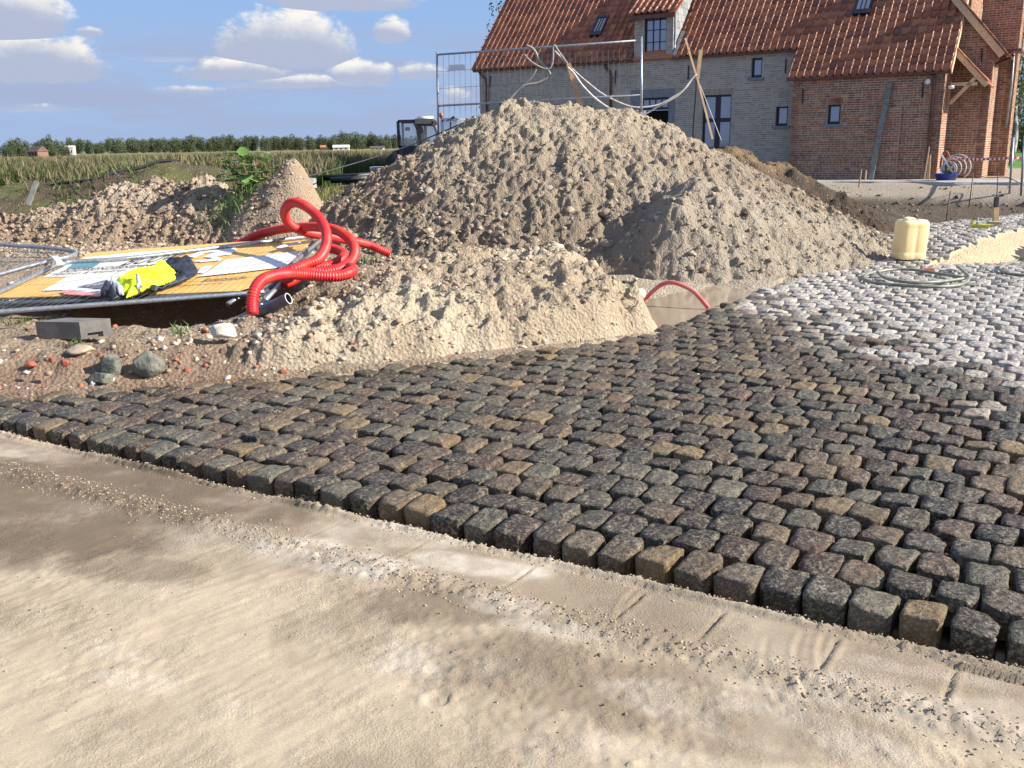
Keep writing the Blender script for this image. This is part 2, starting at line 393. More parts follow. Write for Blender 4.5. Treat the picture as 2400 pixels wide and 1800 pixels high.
c=lerp(c,np.broadcast_to(np.array([.24,.14,.09]),c.shape),.6*sst(-X,1.0,2.2)*sst(d_,.55,.15)*sst(fbm(X*2,Y*2,3,22),-.5,.3))
c=lerp(c,np.broadcast_to(np.array([.4,.33,.24]),c.shape),sst(X,.6,1.5)*sst(Y,15,12))
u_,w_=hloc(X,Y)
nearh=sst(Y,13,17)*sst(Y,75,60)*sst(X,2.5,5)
c=lerp(c,np.broadcast_to(np.array([.10,.075,.05]),c.shape),nearh*.95*sst(d_,.2,1.)*sst(w_,-2.9,-3.6))  # dark wet soil of dig and trench, shade darkened into the colour too
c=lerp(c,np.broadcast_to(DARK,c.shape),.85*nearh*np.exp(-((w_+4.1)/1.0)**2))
c=lerp(c,np.broadcast_to(np.array([.42,.35,.26]),c.shape),nearh*sst(w_,-3.2,-2.9))
backl=sst(Y,22,30)*sst(X,1,-1)
c=lerp(c,np.broadcast_to(BROWN*.8,c.shape),backl)
gr=sst(Y,24,33)*sst(fbm(X*.25,Y*.25,3,61)+.35*sst(-X,5,9),-.35,.25)*sst(X,-2,-5)
c=lerp(c,np.broadcast_to(GRASS*1.2,c.shape),gr)
c=lerp(c,np.broadcast_to(DRYG,c.shape),gr*sst(fbm(X*.5,Y*.5,3,62),-.1,.4)*.8)
# dark churned earth beside the pallet
c=lerp(c,np.broadcast_to(DARK*.6,c.shape),np.exp(-((X+7.4)/2.2)**4-((Y-34.5)/4.5)**4))
fld=sst(Y,60,75)
c=lerp(c,np.broadcast_to(np.array([.16,.17,.06]),c.shape),fld)
c=lerp(c,np.broadcast_to(np.array([.30,.25,.12]),c.shape),fld*sst(np.sin(Y*.013+fbm(X*.002,Y*.002,2,8)*2),-.2,.5)*.8)
lawn=sst(X,17,18.5)*sst(Y,38,41)*sst(Y,160,150)*sst(w_,4,7)
c=lerp(c,np.broadcast_to(LAWN,c.shape),lawn)
nyy,nxx=X.shape;idx=np.arange(nyy*nxx).reshape(nyy,nxx)
Fq=np.stack([idx[:-1,:-1],idx[:-1,1:],idx[1:,1:],idx[1:,:-1]],-1).reshape(-1,4)
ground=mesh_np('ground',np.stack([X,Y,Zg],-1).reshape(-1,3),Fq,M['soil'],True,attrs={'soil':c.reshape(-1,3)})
tag(ground,'bare rutted brown building site soil running to the flat fields',kind='structure')
# ------------------------------------------------------------------ foreground sand bed
def gsd(name): return name
xs=np.arange(-4.6,3.4,.0125);ys=np.arange(1.1,6.4,.0125)
X,Y=np.meshgrid(xs,ys);T=tco(X,Y)-T0;S=sco(X,Y)
q=-T                                        # distance in front of the first course
wob=.02*fbm(S*3,T*3,3,5)
# flat level, crumbly lip, screeded band, crumb line, then the wide floor
rim=.022*np.exp(-((q-.075+wob*.8)/.022)**2)*(.4+.8*sst(fbm(S*2,T*0+3,2,8),-.4,.5))
Zs=-.060-.055*sst(q+wob,.07,.0)+rim
band=sst(q,.10,.13)*sst(q+wob*2,.44,.40)
cr=np.exp(-((q-.45+wob*1.5)/.07)**2)
Zs=Zs+.004*band-.012*sst(q,.4,.55)-.05*sst(q,.5,3.2)
Zs=Zs+cr*(.008+.9*clods(X,Y,.022,7,.3,.6)+.6*clods(X,Y,.045,17,.2,.5,.6)+.006*fbm(X*40,Y*40,2,18))
# board cuts across the band every so often
for sc,dep,tl in ((-3.3,.004,0),(-2.72,.004,0),(-2.25,.007,0),(-1.72,.008,0),(-1.24,.011,1),(-.93,.013,0),(-.53,.013,1),(-.16,.014,1),(.34,.016,1),(-4.2,.004,0)):
    sh=S-sc+.06*(q-.25)+.006*fbm(S*0+sc*9,T*14,3,3)
    seg=sst(q,.11,.16)*sst(q,.40,.33)
    Zs=Zs+seg*dep*.75*(.7+.5*fbm(X*25,Y*25,2,8))*(np.exp(-((sh-.012)/.008)**2)*.9-np.exp(-((sh+.004)/.007)**2)*1.3)
# long board edge scratch parallel to the course
sg=sst(S,-.25,-.15)*sst(S,.36,.3);Zs=Zs+sg*.014*(np.exp(-((q-.115)/.01)**2)-1.2*np.exp(-((q-.135)/.009)**2))
lump=sst(fbm(X*1.3,Y*1.3,4,33)+.25*sst(X,.2,1.5)+.1*sst(X,-1.5,0),.0,.35)
front=sst(q,.5,.62)
Zs=Zs+front*(.007*fbm(X*1.1,Y*1.1,3,4)+.0014*fbm(X*9,Y*6,3,14)+.0014*fbm(X*22,Y*14,3,15))
rough=front*(lump*.9+.16)
Zs=Zs+rough*(.75*clods(X,Y,.020,60,.25,.6,.8)+.45*clods(X,Y,.05,70,.1,.35,.35)+.005*fbm(X*26,Y*20,4,71,.65))
Zs=Zs+sst(q,.0,.02)*sst(q,.13,.09)*(.8*clods(X,Y,.022,90)+.6*clods(X,Y,.04,91,.2,.5,.6))
# curved tyre edges at the lower right, round heel print
for (px,py,rx,a0,a1) in ((1925,1640,.62,2.6,3.3),(1985,1640,.62,2.6,3.35),(1845,1630,.6,2.7,3.3),(1480,1500,.5,2.5,3.2),(2020,1440,.3,2.7,3.2)):
    c0=at(px,py,-.1);dx=X-c0[0]-rx*.9;dy=Y-c0[1];r=np.hypot(dx,dy);an=np.arctan2(dy,dx)%(2*math.pi)
    sg=sst(an,a0-.1,a0+.05)*sst(an,a1+.1,a1-.05)
    Zs=Zs+sg*(.6+.4*fbm(X*20,Y*20,2,5))*(.006*np.exp(-((r-rx-.010)/.007)**2)-.009*np.exp(-((r-rx+.004)/.006)**2))
for (px,py,r0) in ((1025,1655,.045),):
    c0=at(px,py,-.1);r=np.hypot(X-c0[0],(Y-c0[1])*1.1);Zs=Zs-.006*sst(r,r0,r0-.012)+.004*np.exp(-((r-r0-.008)/.008)**2)
# drag streaks on the left floor
st=sst(-X,-.1,.6)*sst(Y,4.5,3.6)*front
Zs=Zs+st*.003*fbm(X*4+Y*7,(X-Y)*40,3,16)
edge=sst(T,.28,.30)
Zs=Zs-.05*sst(T,.0,.05)
# albedo: damp greyish brown / dry pale
DRY=np.array([.44,.357,.247]);DAMP=np.array([.205,.158,.105]);PALE=np.array([.60,.53,.43])
def blob(px,py,rx,ry,rot=0.,z=-.1):
    c0=at(px,py,z);dx=X-c0[0];dy=Y-c0[1];a=math.radians(rot);u=dx*math.cos(a)+dy*math.sin(a);v=-dx*math.sin(a)+dy*math.cos(a)
    return (u/rx)**2+(v/ry)**2
nz=fbm(X*1.6,Y*1.6,5,44);nf=fbm(X*7,Y*7,4,45)
damp=.45*sst(nz+.4*nf,-.05,.4)
def bl(*a,k=.55,**kk): return sst(blob(*a,**kk)+k*nz*1.6+.45*nf,1.3,.45)
damp=np.maximum(damp,1.15*bl(250,1185,1.4,.66,-22));damp=np.maximum(damp,.8*bl(330,1345,.4,.14,-10));damp=np.maximum(damp,.85*bl(60,1240,.8,.45,-10))
damp=np.maximum(damp,.8*bl(760,1330,.30,.14,-10));damp=np.maximum(damp,.9*bl(980,1440,.36,.16,-15))
damp=np.maximum(damp,.8*bl(1300,1600,.55,.25,-20));damp=np.maximum(damp,.7*bl(1550,1480,.45,.2,-25))
damp=np.maximum(damp,.6*bl(1950,1520,.7,.2,-30));damp=np.maximum(damp,.55*bl(1700,1700,.5,.16,-15))
damp=np.maximum(damp,.62*band);damp=np.maximum(damp,.55*cr)
pale=.0*X
for a in ((640,1300,.50,.17,-18,1),(800,1340,.5,.11,-18,1),(880,1270,.40,.13,-18,.6),(1120,1350,.32,.10,-20,1),(1180,1440,.2,.06,-20,.7),(1000,1560,.32,.12,-20,.55),(2280,1700,.5,.14,-25,.6),(1700,1690,.5,.10,-25,.6),(350,1610,.2,.05,-20,.35),(250,1530,.2,.05,-20,.3),(1330,1500,.25,.05,-20,.6),(500,1665,.14,.04,-10,.35),(1900,1480,.22,.05,-25,.5),(2150,1600,.3,.06,-25,.5),(40,1075,.5,.10,-20,.7)):
    pale=np.maximum(pale,.9*a[5]*bl(*a[:5],k=.9))
pale=np.maximum(pale,.35*sst(fbm(X*1.6+Y*.8,Y*2.6,5,57,.62),.12,.5))*sst(fbm(X*5,Y*5,4,58,.65)+.25,-.35,.35)*(.6+.4*sst(fbm(X*18,Y*18,3,49),-.3,.3))
c=lerp(np.zeros(X.shape+(3,))+DRY*(1+.06*nz[...,None]),np.broadcast_to(PALE,X.shape+(3,)),pale)
c=lerp(c,np.broadcast_to(DAMP,c.shape),damp*(1-.8*pale))
c=c*(1+.08*fbm(X*14,Y*14,3,46))[...,None]
keep=(T<.30)
nyy,nxx=X.shape;idx=np.arange(nyy*nxx).reshape(nyy,nxx)
Fq=np.stack([idx[:-1,:-1],idx[:-1,1:],idx[1:,1:],idx[1:,:-1]],-1).reshape(-1,4)
Fq=Fq[keep[:-1,:-1].reshape(-1)]
# drop unused vertices
used=np.zeros(X.size,bool);used[Fq.ravel()]=True;rem=np.cumsum(used)-1
M['sandbed']=soilmat('sand bed',fine=190,bumps=.8,speck=False,bd=.007,hs=4.)
sb=mesh_np('sand_bed',np.stack([X,Y,Zs],-1).reshape(-1,3)[used],rem[Fq],M['sandbed'],True,attrs={'soil':c.reshape(-1,3)[used]})
tag(sb,'screeded pale sand with damp patches and a crumbly lip along the setts',kind='structure')
# coarse continuation of the sand floor around the fine patch (outside the frame)
# ------------------------------------------------------------------ soil heaps
def heap(name,xr,yr,step,hfun,colfun,label,cat,mat=None):
    X,Y=np.meshgrid(np.arange(*xr,step),np.arange(*yr,step));g=G(X,Y);h=hfun(X,Y)
    vis=h>g-.10;Z=np.where(h>g-.3,h,g-.3)
    ny,nx=X.shape;idx=np.arange(ny*nx).reshape(ny,nx)
    Fq=np.stack([idx[:-1,:-1],idx[:-1,1:],idx[1:,1:],idx[1:,:-1]],-1)
    k=(vis[:-1,:-1]|vis[1:,1:]|vis[:-1,1:]|vis[1:,:-1]).reshape(-1)
    Fq=Fq.reshape(-1,4)[k];used=np.zeros(X.size,bool);used[Fq.ravel()]=True;rem=np.cumsum(used)-1
    V=np.stack([X,Y,Z],-1).reshape(-1,3)[used];cc=colfun(X,Y,Z).reshape(-1,3)[used]
    o=mesh_np(name,V,rem[Fq],mat or M['soil'],False,attrs={'soil':cc});tag(o,label,cat);return o
def cones(X,Y,L,k=.16):
    """smooth union of cones (x,y,height,slope,elongation,angle)"""
    acc=0.
    for (cx,cy,h,s,el,an) in L:
        dx=X-cx;dy=Y-cy;a=math.radians(an);u=(dx*math.cos(a)+dy*math.sin(a))/el;v=-dx*math.sin(a)+dy*math.cos(a)
        r=np.sqrt(u*u+v*v+.05)-.22
        acc=acc+np.exp((h-s*r)/k)
    return k*np.log(acc)
def crust(X,Y,s,a=1.):
    w=.30+.70*sst(fbm(X*.6,Y*.6,3,s+9),-.25,.25)
    X0,Y0=X,Y
    X=X0+.07*fbm(X0*4,Y0*4,3,s+70)+.02*fbm(X0*18,Y0*18,2,s+73);Y=Y0+.07*fbm(X0*4+9,Y0*4,3,s+71)+.02*fbm(X0*18,Y0*18+5,2,s+74)
    rid=np.abs(fbm(X*3.1,Y*3.1,4,s+20,.6));rid2=np.abs(fbm(X*9,Y*9,3,s+21,.6))
    return a*(.13*fbm(X*.9,Y*.9,4,s)-.20*rid-(.05+.12*w)*rid2+.12+.04*fbm(X*11,Y*11,3,s+30)+.06*fbm(X*6,Y*1.6,3,s+40)+w*(.5*clods(X,Y,.30,s+2,.12,.36,.4)+.75*clods(X,Y,.14,s+3,.2,.6,.85)+.65*clods(X,Y,.07,s+4,.25,.62)))
BIG=[(-3.3,15.1,.02,.5,1.4,0),(-2.1,15.2,.36,.6,1.2,0),(-1.35,15.2,.90,.70,1.,0),(-.65,15.2,1.50,.72,1.,0),(.1,15.3,2.2,.66,1.2,0),(.9,15.4,2.18,.66,1.3,0),(1.8,15.4,2.03,.66,1.2,0),(2.4,15.3,1.52,.66,1.1,-10),(3.3,15.0,.92,.62,1.2,-15),(4.2,14.8,.5,.6,1.3,-15),(5.0,14.7,.2,.6,1.2,-20)]
LOBE=[(2.4,12.5,1.13,.85,.9,0),(3.0,12.8,.93,.75,1.3,25),(3.8,13.4,.62,.7,1.4,35),(2.05,11.9,.86,1.5,.8,0)]
def fbig(X,Y): return cones(X,Y,BIG+LOBE)-.05+crust(X,Y,100,.82)
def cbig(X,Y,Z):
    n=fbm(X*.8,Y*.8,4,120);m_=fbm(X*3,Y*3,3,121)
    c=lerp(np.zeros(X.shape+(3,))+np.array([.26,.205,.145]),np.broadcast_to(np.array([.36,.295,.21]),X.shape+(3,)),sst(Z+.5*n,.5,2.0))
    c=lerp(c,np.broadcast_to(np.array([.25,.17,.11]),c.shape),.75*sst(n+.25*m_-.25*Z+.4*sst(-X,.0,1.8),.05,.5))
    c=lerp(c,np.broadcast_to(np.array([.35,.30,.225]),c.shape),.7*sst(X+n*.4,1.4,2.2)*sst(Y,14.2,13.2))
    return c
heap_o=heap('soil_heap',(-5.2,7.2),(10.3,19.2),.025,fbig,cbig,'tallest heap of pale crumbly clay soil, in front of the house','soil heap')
LEFT=[(-8.4,15.5,.50,.6,1.6,0),(-7.4,15.6,.66,.75,1.1,0),(-6.3,15.6,1.0,.8,1.1,0),(-5.75,15.7,1.06,.8,.9,0),(-5.0,15.6,1.12,.8,.8,0),(-4.55,15.4,1.0,.8,.8,0),(-4.15,15.1,1.0,.8,.8,0),(-9.6,15.8,.42,.6,1.5,0)]
def fleft(X,Y): return cones(X,Y,LEFT,.12)-.02+crust(X,Y,200,.92)
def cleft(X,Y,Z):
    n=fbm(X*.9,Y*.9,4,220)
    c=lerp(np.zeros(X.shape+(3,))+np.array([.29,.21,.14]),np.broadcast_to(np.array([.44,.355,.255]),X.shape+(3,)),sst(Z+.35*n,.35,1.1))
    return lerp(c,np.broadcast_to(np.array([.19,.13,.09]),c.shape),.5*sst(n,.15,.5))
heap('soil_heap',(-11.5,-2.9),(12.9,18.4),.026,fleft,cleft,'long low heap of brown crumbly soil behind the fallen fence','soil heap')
def fdark(X,Y): return cones(X,Y,[(3.6,18.6,1.36,.75,1.1,0),(4.4,18.7,1.32,.75,1.,0),(5.3,18.8,1.08,.78,1.,0),(5.9,18.7,.7,.75,1.,-20),(6.5,18.5,.25,.7,1.,0)],.10)+crust(X,Y,300,1.25)
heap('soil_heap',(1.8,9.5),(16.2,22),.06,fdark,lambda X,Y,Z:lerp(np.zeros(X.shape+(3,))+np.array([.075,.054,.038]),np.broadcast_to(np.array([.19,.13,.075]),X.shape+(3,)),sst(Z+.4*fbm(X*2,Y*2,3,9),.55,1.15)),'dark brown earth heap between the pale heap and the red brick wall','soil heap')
def fweed(X,Y): return cones(X,Y,[(-7.7,22.,1.34,.5,1.1,0),(-6.9,21.9,1.22,.5,1.1,0),(-8.5,21.7,1.12,.45,1.2,0),(-9.4,21.5,.92,.45,1.6,0),(-10.6,21.4,.92,.45,2.,0),(-12.,21.6,.7,.45,2.,0),(-6.1,21.6,1.0,.5,1.2,0),(-5.2,21,.62,.5,1.3,0)],.06)+crust(X,Y,400,.6)
heap('earth_bank',(-14,-3.2),(19,25),.08,fweed,lambda X,Y,Z:lerp(np.zeros(X.shape+(3,))+np.array([.10,.075,.05]),np.broadcast_to(np.array([.12,.12,.045]),X.shape+(3,)),sst(fbm(X*.8,Y*.8,3,401),-.1,.3)),'dark weedy earth bank under the long black hose','earth bank')
# pointed lump right of the plant
LC=atY(690,366,14.6)
def flump(X,Y): return cones(X,Y,[(LC[0]-.04,14.6,1.44,1.9,.75,0),(LC[0]-.2,14.5,1.22,1.7,1.,0),(LC[0]-.5,14.5,1.0,1.4,1.,0),(LC[0]-.05,14.2,.82,1.3,1.,0)],.04)+.22*crust(X,Y,500)
heap('earth_lump',(-5.0,-2.3),(13.3,15.8),.03,flump,lambda X,Y,Z:np.zeros(X.shape+(3,))+np.array([.36,.27,.185])*(1+.12*fbm(X*3,Y*3,3,7))[...,None],'tall pointed lump of smooth brown earth right of the leafy plant','earth lump')
# low foreground spoil
RB=np.array([(1.36,8.1),(1.30,8.75),(1.0,9.9),(1.1,11.3),(.6,13)])
def flow(X,Y):
    d=(Y-ybe(X))*.83;left=sst(X+.35*fbm(X*2,Y*2,2,615),-2.5,-1.7)*1.;rx=np.interp(Y,RB[:,1],RB[:,0]);e=rx-X+.10*fbm(X*2,Y*2,3,612)+.09*fbm(X*7,Y*7,3,613)
    h=.33*(.55*sst(d+.07*fbm(X*3,Y*3,3,610),-.02,.22)+.45*sst(d+.2*fbm(X*1.6,Y*1.6,3,611),.05,.9))*left*(.55*sst(e,-.02,.14)+.45*sst(e,.05,.55))*sst(Y,13.8,11)
    h=h+.12*np.exp(-((X+.9)/1.3)**2-((Y-9.6)/1.2)**2)*left-.35*sst(e,.02,-.05)-.1*(1-left)-.22*(1-sst(Y,13.8,11.5))
    low=sst(-X+.25*(Y-9),.95,1.6)*sst(Y,7.3,7.9);h=h-low*.26
    n=crust(X,Y,600,1.0)*(1-.5*low)
    dimp=-.16*np.clip(fbm(X*1.8,Y*1.8,3,640)-.12,0,1)
    return h-.03+(n*.85+dimp)*sst(d,.02,.22)*sst(e,-.02,.12)
def clow(X,Y,Z):
    n=fbm(X*1.2,Y*1.2,4,620)
    c=lerp(np.zeros(X.shape+(3,))+np.array([.39,.31,.21]),np.broadcast_to(np.array([.48,.40,.28]),X.shape+(3,)),sst(n,-.3,.3))
    c=lerp(c,np.broadcast_to(np.array([.27,.17,.115]),c.shape),.8*sst(-X+.5*n,1.6,2.3))
    return lerp(c,np.broadcast_to(np.array([.27,.21,.15]),c.shape),.6*sst(fbm(X*2.5,Y*2.5,3,621),.15,.5))
heap('sand_mound',(-3.3,1.7),(6.3,13.8),.0225,flow,clow,'low trampled mound of pale sandy soil along the edge of the dark setts','soil mound')
def top(x,y):
    x=np.array([float(x)]);y=np.array([float(y)]);z=G(x,y)[0]
    if -5.2<x[0]<7.2 and 10.3<y[0]<19.2:z=max(z,fbig(x,y)[0])
    if -11.5<x[0]<-2.9 and 12.9<y[0]<18.4:z=max(z,fleft(x,y)[0])
    if -3.3<x[0]<1.7 and 6.3<y[0]<13.8:z=max(z,flow(x,y)[0])
    if -5<x[0]<-2.3 and 13.3<y[0]<15.8:z=max(z,flump(x,y)[0])
    return z
def topv(x,y):
    z=G(x,y);
    for f,(a,b_,c_,d) in ((fbig,(-5.2,7.2,10.3,19.2)),(fleft,(-11.5,-2.9,12.9,18.4)),(flow,(-3.3,1.7,6.3,13.8)),(flump,(-5,-2.3,13.3,15.8))):
        k=(x>a)&(x<b_)&(y>c_)&(y<d);zz=f(x,y);z=np.where(k,np.maximum(z,zz),z)
    return z
# ------------------------------------------------------------------ loose clods and stones (stuff)
def ico(sub=1):
    t=(1+5**.5)/2;V=[(-1,t,0),(1,t,0),(-1,-t,0),(1,-t,0),(0,-1,t),(0,1,t),(0,-1,-t),(0,1,-t),(t,0,-1),(t,0,1),(-t,0,-1),(-t,0,1)]
    Fs=[(0,11,5),(0,5,1),(0,1,7),(0,7,10),(0,10,11),(1,5,9),(5,11,4),(11,10,2),(10,7,6),(7,1,8),(3,9,4),(3,4,2),(3,2,6),(3,6,8),(3,8,9),(4,9,5),(2,4,11),(6,2,10),(8,6,7),(9,8,1)]
    V=[np.array(v)/np.linalg.norm(v) for v in V]
    for _ in range(sub):
        c={};N=[]
        def mid(a,b):
            k=(min(a,b),max(a,b))
            if k not in c:
                m=V[a]+V[b];V.append(m/np.linalg.norm(m));c[k]=len(V)-1
            return c[k]
        for a,b,d in Fs:
            x,y,z=mid(a,b),mid(b,d),mid(d,a);N+=[(a,x,z),(b,y,x),(d,z,y),(x,y,z)]
        Fs=N
    return np.array(V),np.array(Fs)
def scatter(name,x,y,r,colors,label,sub=1,sink=-.05,zf=topv,mat=None,rough=.38,flat=(.45,.85)):
    V0,F0=ico(sub);n=len(x);nv=len(V0);z=zf(x,y)
    V=np.repeat(V0[None],n,0)
    V=V*(1+rough*(RS.rand(n,nv,1)*2-1))
    sc=np.stack([RS.uniform(.7,1.25,n),RS.uniform(.7,1.1,n),RS.uniform(*flat,n)],-1)*r[:,None];V=V*sc[:,None,:]
    a=RS.uniform(0,6.28,n);b=RS.normal(0,.35,n);ca,sa=np.cos(a)[:,None],np.sin(a)[:,None];cb,sb_=np.cos(b)[:,None],np.sin(b)[:,None]
    yy=V[...,1]*cb-V[...,2]*sb_;zz=V[...,1]*sb_+V[...,2]*cb;xx=V[...,0]*ca-yy*sa;yy=V[...,0]*sa+yy*ca
    V=np.stack([xx+x[:,None],yy+y[:,None],zz+(z+r*sink)[:,None]],-1).reshape(-1,3)
    Fa=(F0[None]+(np.arange(n)*nv)[:,None,None]).reshape(-1,3);cc=np.repeat(colors,nv,0)
    o=mesh_np(name,V,Fa,mat or M['clod'],False,attrs={'soil':cc});return tag(o,label,kind='stuff')
M['clod']=soilmat('clods',fine=40,bumps=.5,speck=False,bd=.008)
def pick(n,base,var=.18):
    base=np.array(base);i=RS.randint(0,len(base),n);return base[i]*(1+var*RS.normal(size=(n,1))).clip(.5,1.5)
# big heap
n=7000;x=RS.uniform(-4.6,6.2,n);y=RS.uniform(11,17,n);h=fbig(x,y);k=h>G(x,y)+.02;x,y=x[k],y[k]
r=.014+.03*RS.rand(len(x))**3+.05*(RS.rand(len(x))<.02)*RS.rand(len(x))
wt=(fbm(x*.8,y*.8,3,130)+.6*sst(-x,-1.5,1.5)-.5*sst(y,13.5,15.5)+RS.rand(len(x))*.9)>.35;x,y,r=x[wt],y[wt],r[wt]
HEAPC=[(.31,.25,.175),(.28,.22,.155),(.35,.29,.205),(.23,.175,.12),(.38,.33,.25)]
scatter('clods',x,y,r,pick(len(x),HEAPC),'loose clods and rubble over the tall pale soil heap')
n=7500;x=RS.uniform(-10,-3.3,n);y=RS.uniform(12.6,16.6,n)
scatter('clods',x,y,.014+.035*RS.rand(n)**3,pick(n,[(.34,.26,.18),(.28,.2,.14),(.4,.32,.23),(.22,.15,.1)]),'loose clods over the low brown soil heap on the left')
n=6500;x=RS.uniform(-2.9,1.3,n);y=RS.uniform(6.6,12.5,n);d=(y-ybe(x))*.83;rx=np.interp(y,RB[:,1],RB[:,0]);k=(d>.05)&(x<rx-.03)&(fbm(x*1.6,y*1.6,3,700)+RS.rand(n)*.8>.35);x,y=x[k],y[k]
scatter('clods',x,y,.009+.022*RS.rand(len(x))**3,pick(len(x),[(.46,.38,.27),(.5,.42,.3),(.36,.28,.2),(.3,.2,.14)]),'crumbs of sandy soil over the low mound')
n=5000;x=RS.uniform(-5.8,-1.2,n);y=RS.uniform(6.0,11.5,n);d=(y-ybe(x))*.83;k=(d>.03)&(RS.rand(n)<.35+.65*sst(.6-d,0,.4));x,y=x[k],y[k]
scatter('gravel',x,y,.006+.03*RS.rand(len(x))**4,pick(len(x),[(.3,.22,.16),(.24,.16,.11),(.42,.36,.29),(.33,.12,.07),(.5,.47,.42)]),'gravel and brick crumbs on the trodden soil at the left')
n=2600;x=RS.uniform(4.5,22,n);y=RS.uniform(14,33,n);u,w=hloc(x,y);k=((y-ybe(x))>.2)&(w<-2.2)&(w>-13);x,y=x[k],y[k]
scatter('clods',x,y,.02+.05*RS.rand(len(x))**3,pick(len(x),[(.13,.1,.07),(.2,.155,.11),(.09,.065,.045)]),'clods in the dug strip before the house')
n=110;x=RS.uniform(-3.0,1.6,n);y=11.9+RS.rand(n)**1.5*1.6-.25*x*(x<0)*0;k=fbig(x,y)>G(x,y)-.05;x,y=x[k],y[k]
scatter('stones',x,y,.03+.06*RS.rand(len(x))**2,pick(len(x),[(.31,.255,.18),(.26,.205,.145),(.36,.31,.24)]),'bigger stones and hard clods rolled to the foot of the tall heap',sub=1,rough=.22,mat=M['clod'])
# crumbs on the screeded sand
n=11000;s=RS.uniform(-5.4,2.6,n);q=.45+RS.normal(0,.055,n);m_=RS.rand(n)<.28;q[m_]=.08+RS.normal(0,.022,m_.sum());q=np.maximum(q,.03)
x=s*E_[0]+(T0-q)*N_[0];y=s*E_[1]+(T0-q)*N_[1]
def zsb(x,y):
    i=np.clip(((y-ys[0])/.0125).astype(int),0,len(ys)-1);j=np.clip(((x-xs[0])/.0125).astype(int),0,len(xs)-1);return Zs[i,j]
k=(x>-4.5)&(x<3.3)&(y>1.2);x,y=x[k],y[k]
scatter('crumbs',x,y,.0022+.0055*RS.rand(len(x))**3,pick(len(x),[(.40,.325,.235),(.34,.275,.195),(.27,.21,.15)]),'crumbs of sand in lines along the screeded band',sub=0,zf=zsb)
n=1500;x=RS.uniform(-2.5,2.8,n);y=RS.uniform(1.3,4.6,n);k=(T0-tco(x,y)>.55)&(fbm(x*1.3,y*1.3,3,33)+.3*RS.rand(n)>.1);x,y=x[k],y[k]
scatter('crumbs',x,y,.002+.005*RS.rand(len(x))**3,pick(len(x),[(.40,.325,.235),(.3,.24,.17),(.15,.11,.08)]),'scattered sand crumbs on the open sand floor',sub=0,zf=zsb)
# ------------------------------------------------------------------ individual rocks
def rock(name,pts,z,label,cat,col,h,seed,Y=None,grp=None,rgh=.2):
    """pts=(x0,x1) pixel span at base row py"""
    x0,x1,py=pts;a=at(x0,py,z);b_=at(x1,py,z);c0=(a+b_)/2;w=np.linalg.norm(b_-a)/2
    c0=c0+np.array([0,w*.5,0])
    V0,F0=ico(2);rs=np.random.RandomState(seed);V=V0.copy()
    for _ in range(20):                      # chop facets
        nrm=rs.normal(size=3);nrm/=np.linalg.norm(nrm);dd=rs.uniform(.52,.82);t=V@nrm-dd;V=V-np.outer(np.maximum(t,0),nrm)
    V=V+rs.normal(size=V.shape)*.012
    V=V/np.abs(V).max(0)*np.array([w,w*.72,h/2]);V[:,2]+=h*.40
    a=rs.uniform(-.2,.2);V=V@np.array([[math.cos(a),math.sin(a),0],[-math.sin(a),math.cos(a),0],[0,0,1]])
    o=mesh_np(name,V,F0,col,False);o.location=c0;tag(o,label,cat,grp);return o
M['rock']=pmat('greenish grey rock',(.19,.19,.145),(.10,.10,.08),9,.8,0,1.,28,.02)
M['pale rock']=pmat('pale rock',(.62,.56,.46),(.45,.4,.32),12,.85,0,.8,28,.01)
M['tan rock']=pmat('tan rock',(.45,.36,.25),(.36,.28,.19),12,.85,0,.8,28,.01)
M['redrock']=pmat('brick rubble',(.42,.11,.06),(.3,.08,.05),14,.85,0,.5,28,.01)
rock('rock',(303,382,888),.02,'biggest grey-green rock, right one of the cluster by the setts','rock',M['rock'],.22,3)
rock('rock',(233,292,890),.02,'upright grey-green rock just left of the biggest rock','rock',M['rock'],.20,5)
rock('rock',(203,264,904),.0,'brown-grey rock low in front, at the left foot of the upright rock','rock',M['rock'],.10,8)
rock('rock',(148,192,897),.01,'small flat grey rock, leftmost of the rock cluster','rock',M['rock'],.08,11)
rock('stone',(483,550,795),.22,'pale rounded stone at the buried end of the grey pipe','stone',M['pale rock'],.12,14)
rock('stone',(150,214,832),.17,'flat pale tan stone in front of the concrete fence block','stone',M['tan rock'],.07,17)
rock('stone',(1474,1516,704),.10,'white lumpy stone at the left end of the thin red hose','stone',M['pale rock'],.13,21)
rock('stone',(1140,1180,520),.55,'rounded brown stone low on the tall soil heap','stone',M['tan rock'],.2,24,rgh=.1)
for i,(px,py,w,lab) in enumerate(((352,757,26,'red brick fragment on the soil below the fallen fence'),(150,860,22,'orange-red brick fragment in the bank left of the rocks'),(72,865,26,'crumbly red brick lump low in the bank, leftmost'),(118,850,16,'small dull red brick fragment between two larger ones in the bank'),(443,888,16,'tiny red brick chip at the edge of the setts'))):
    p=at(px,py,.1);rock('brick_fragment',(px-w/2,px+w/2,py),float(top(p[0],p[1])),lab,'brick fragment',M['redrock'],.035+.001*w,40+i)
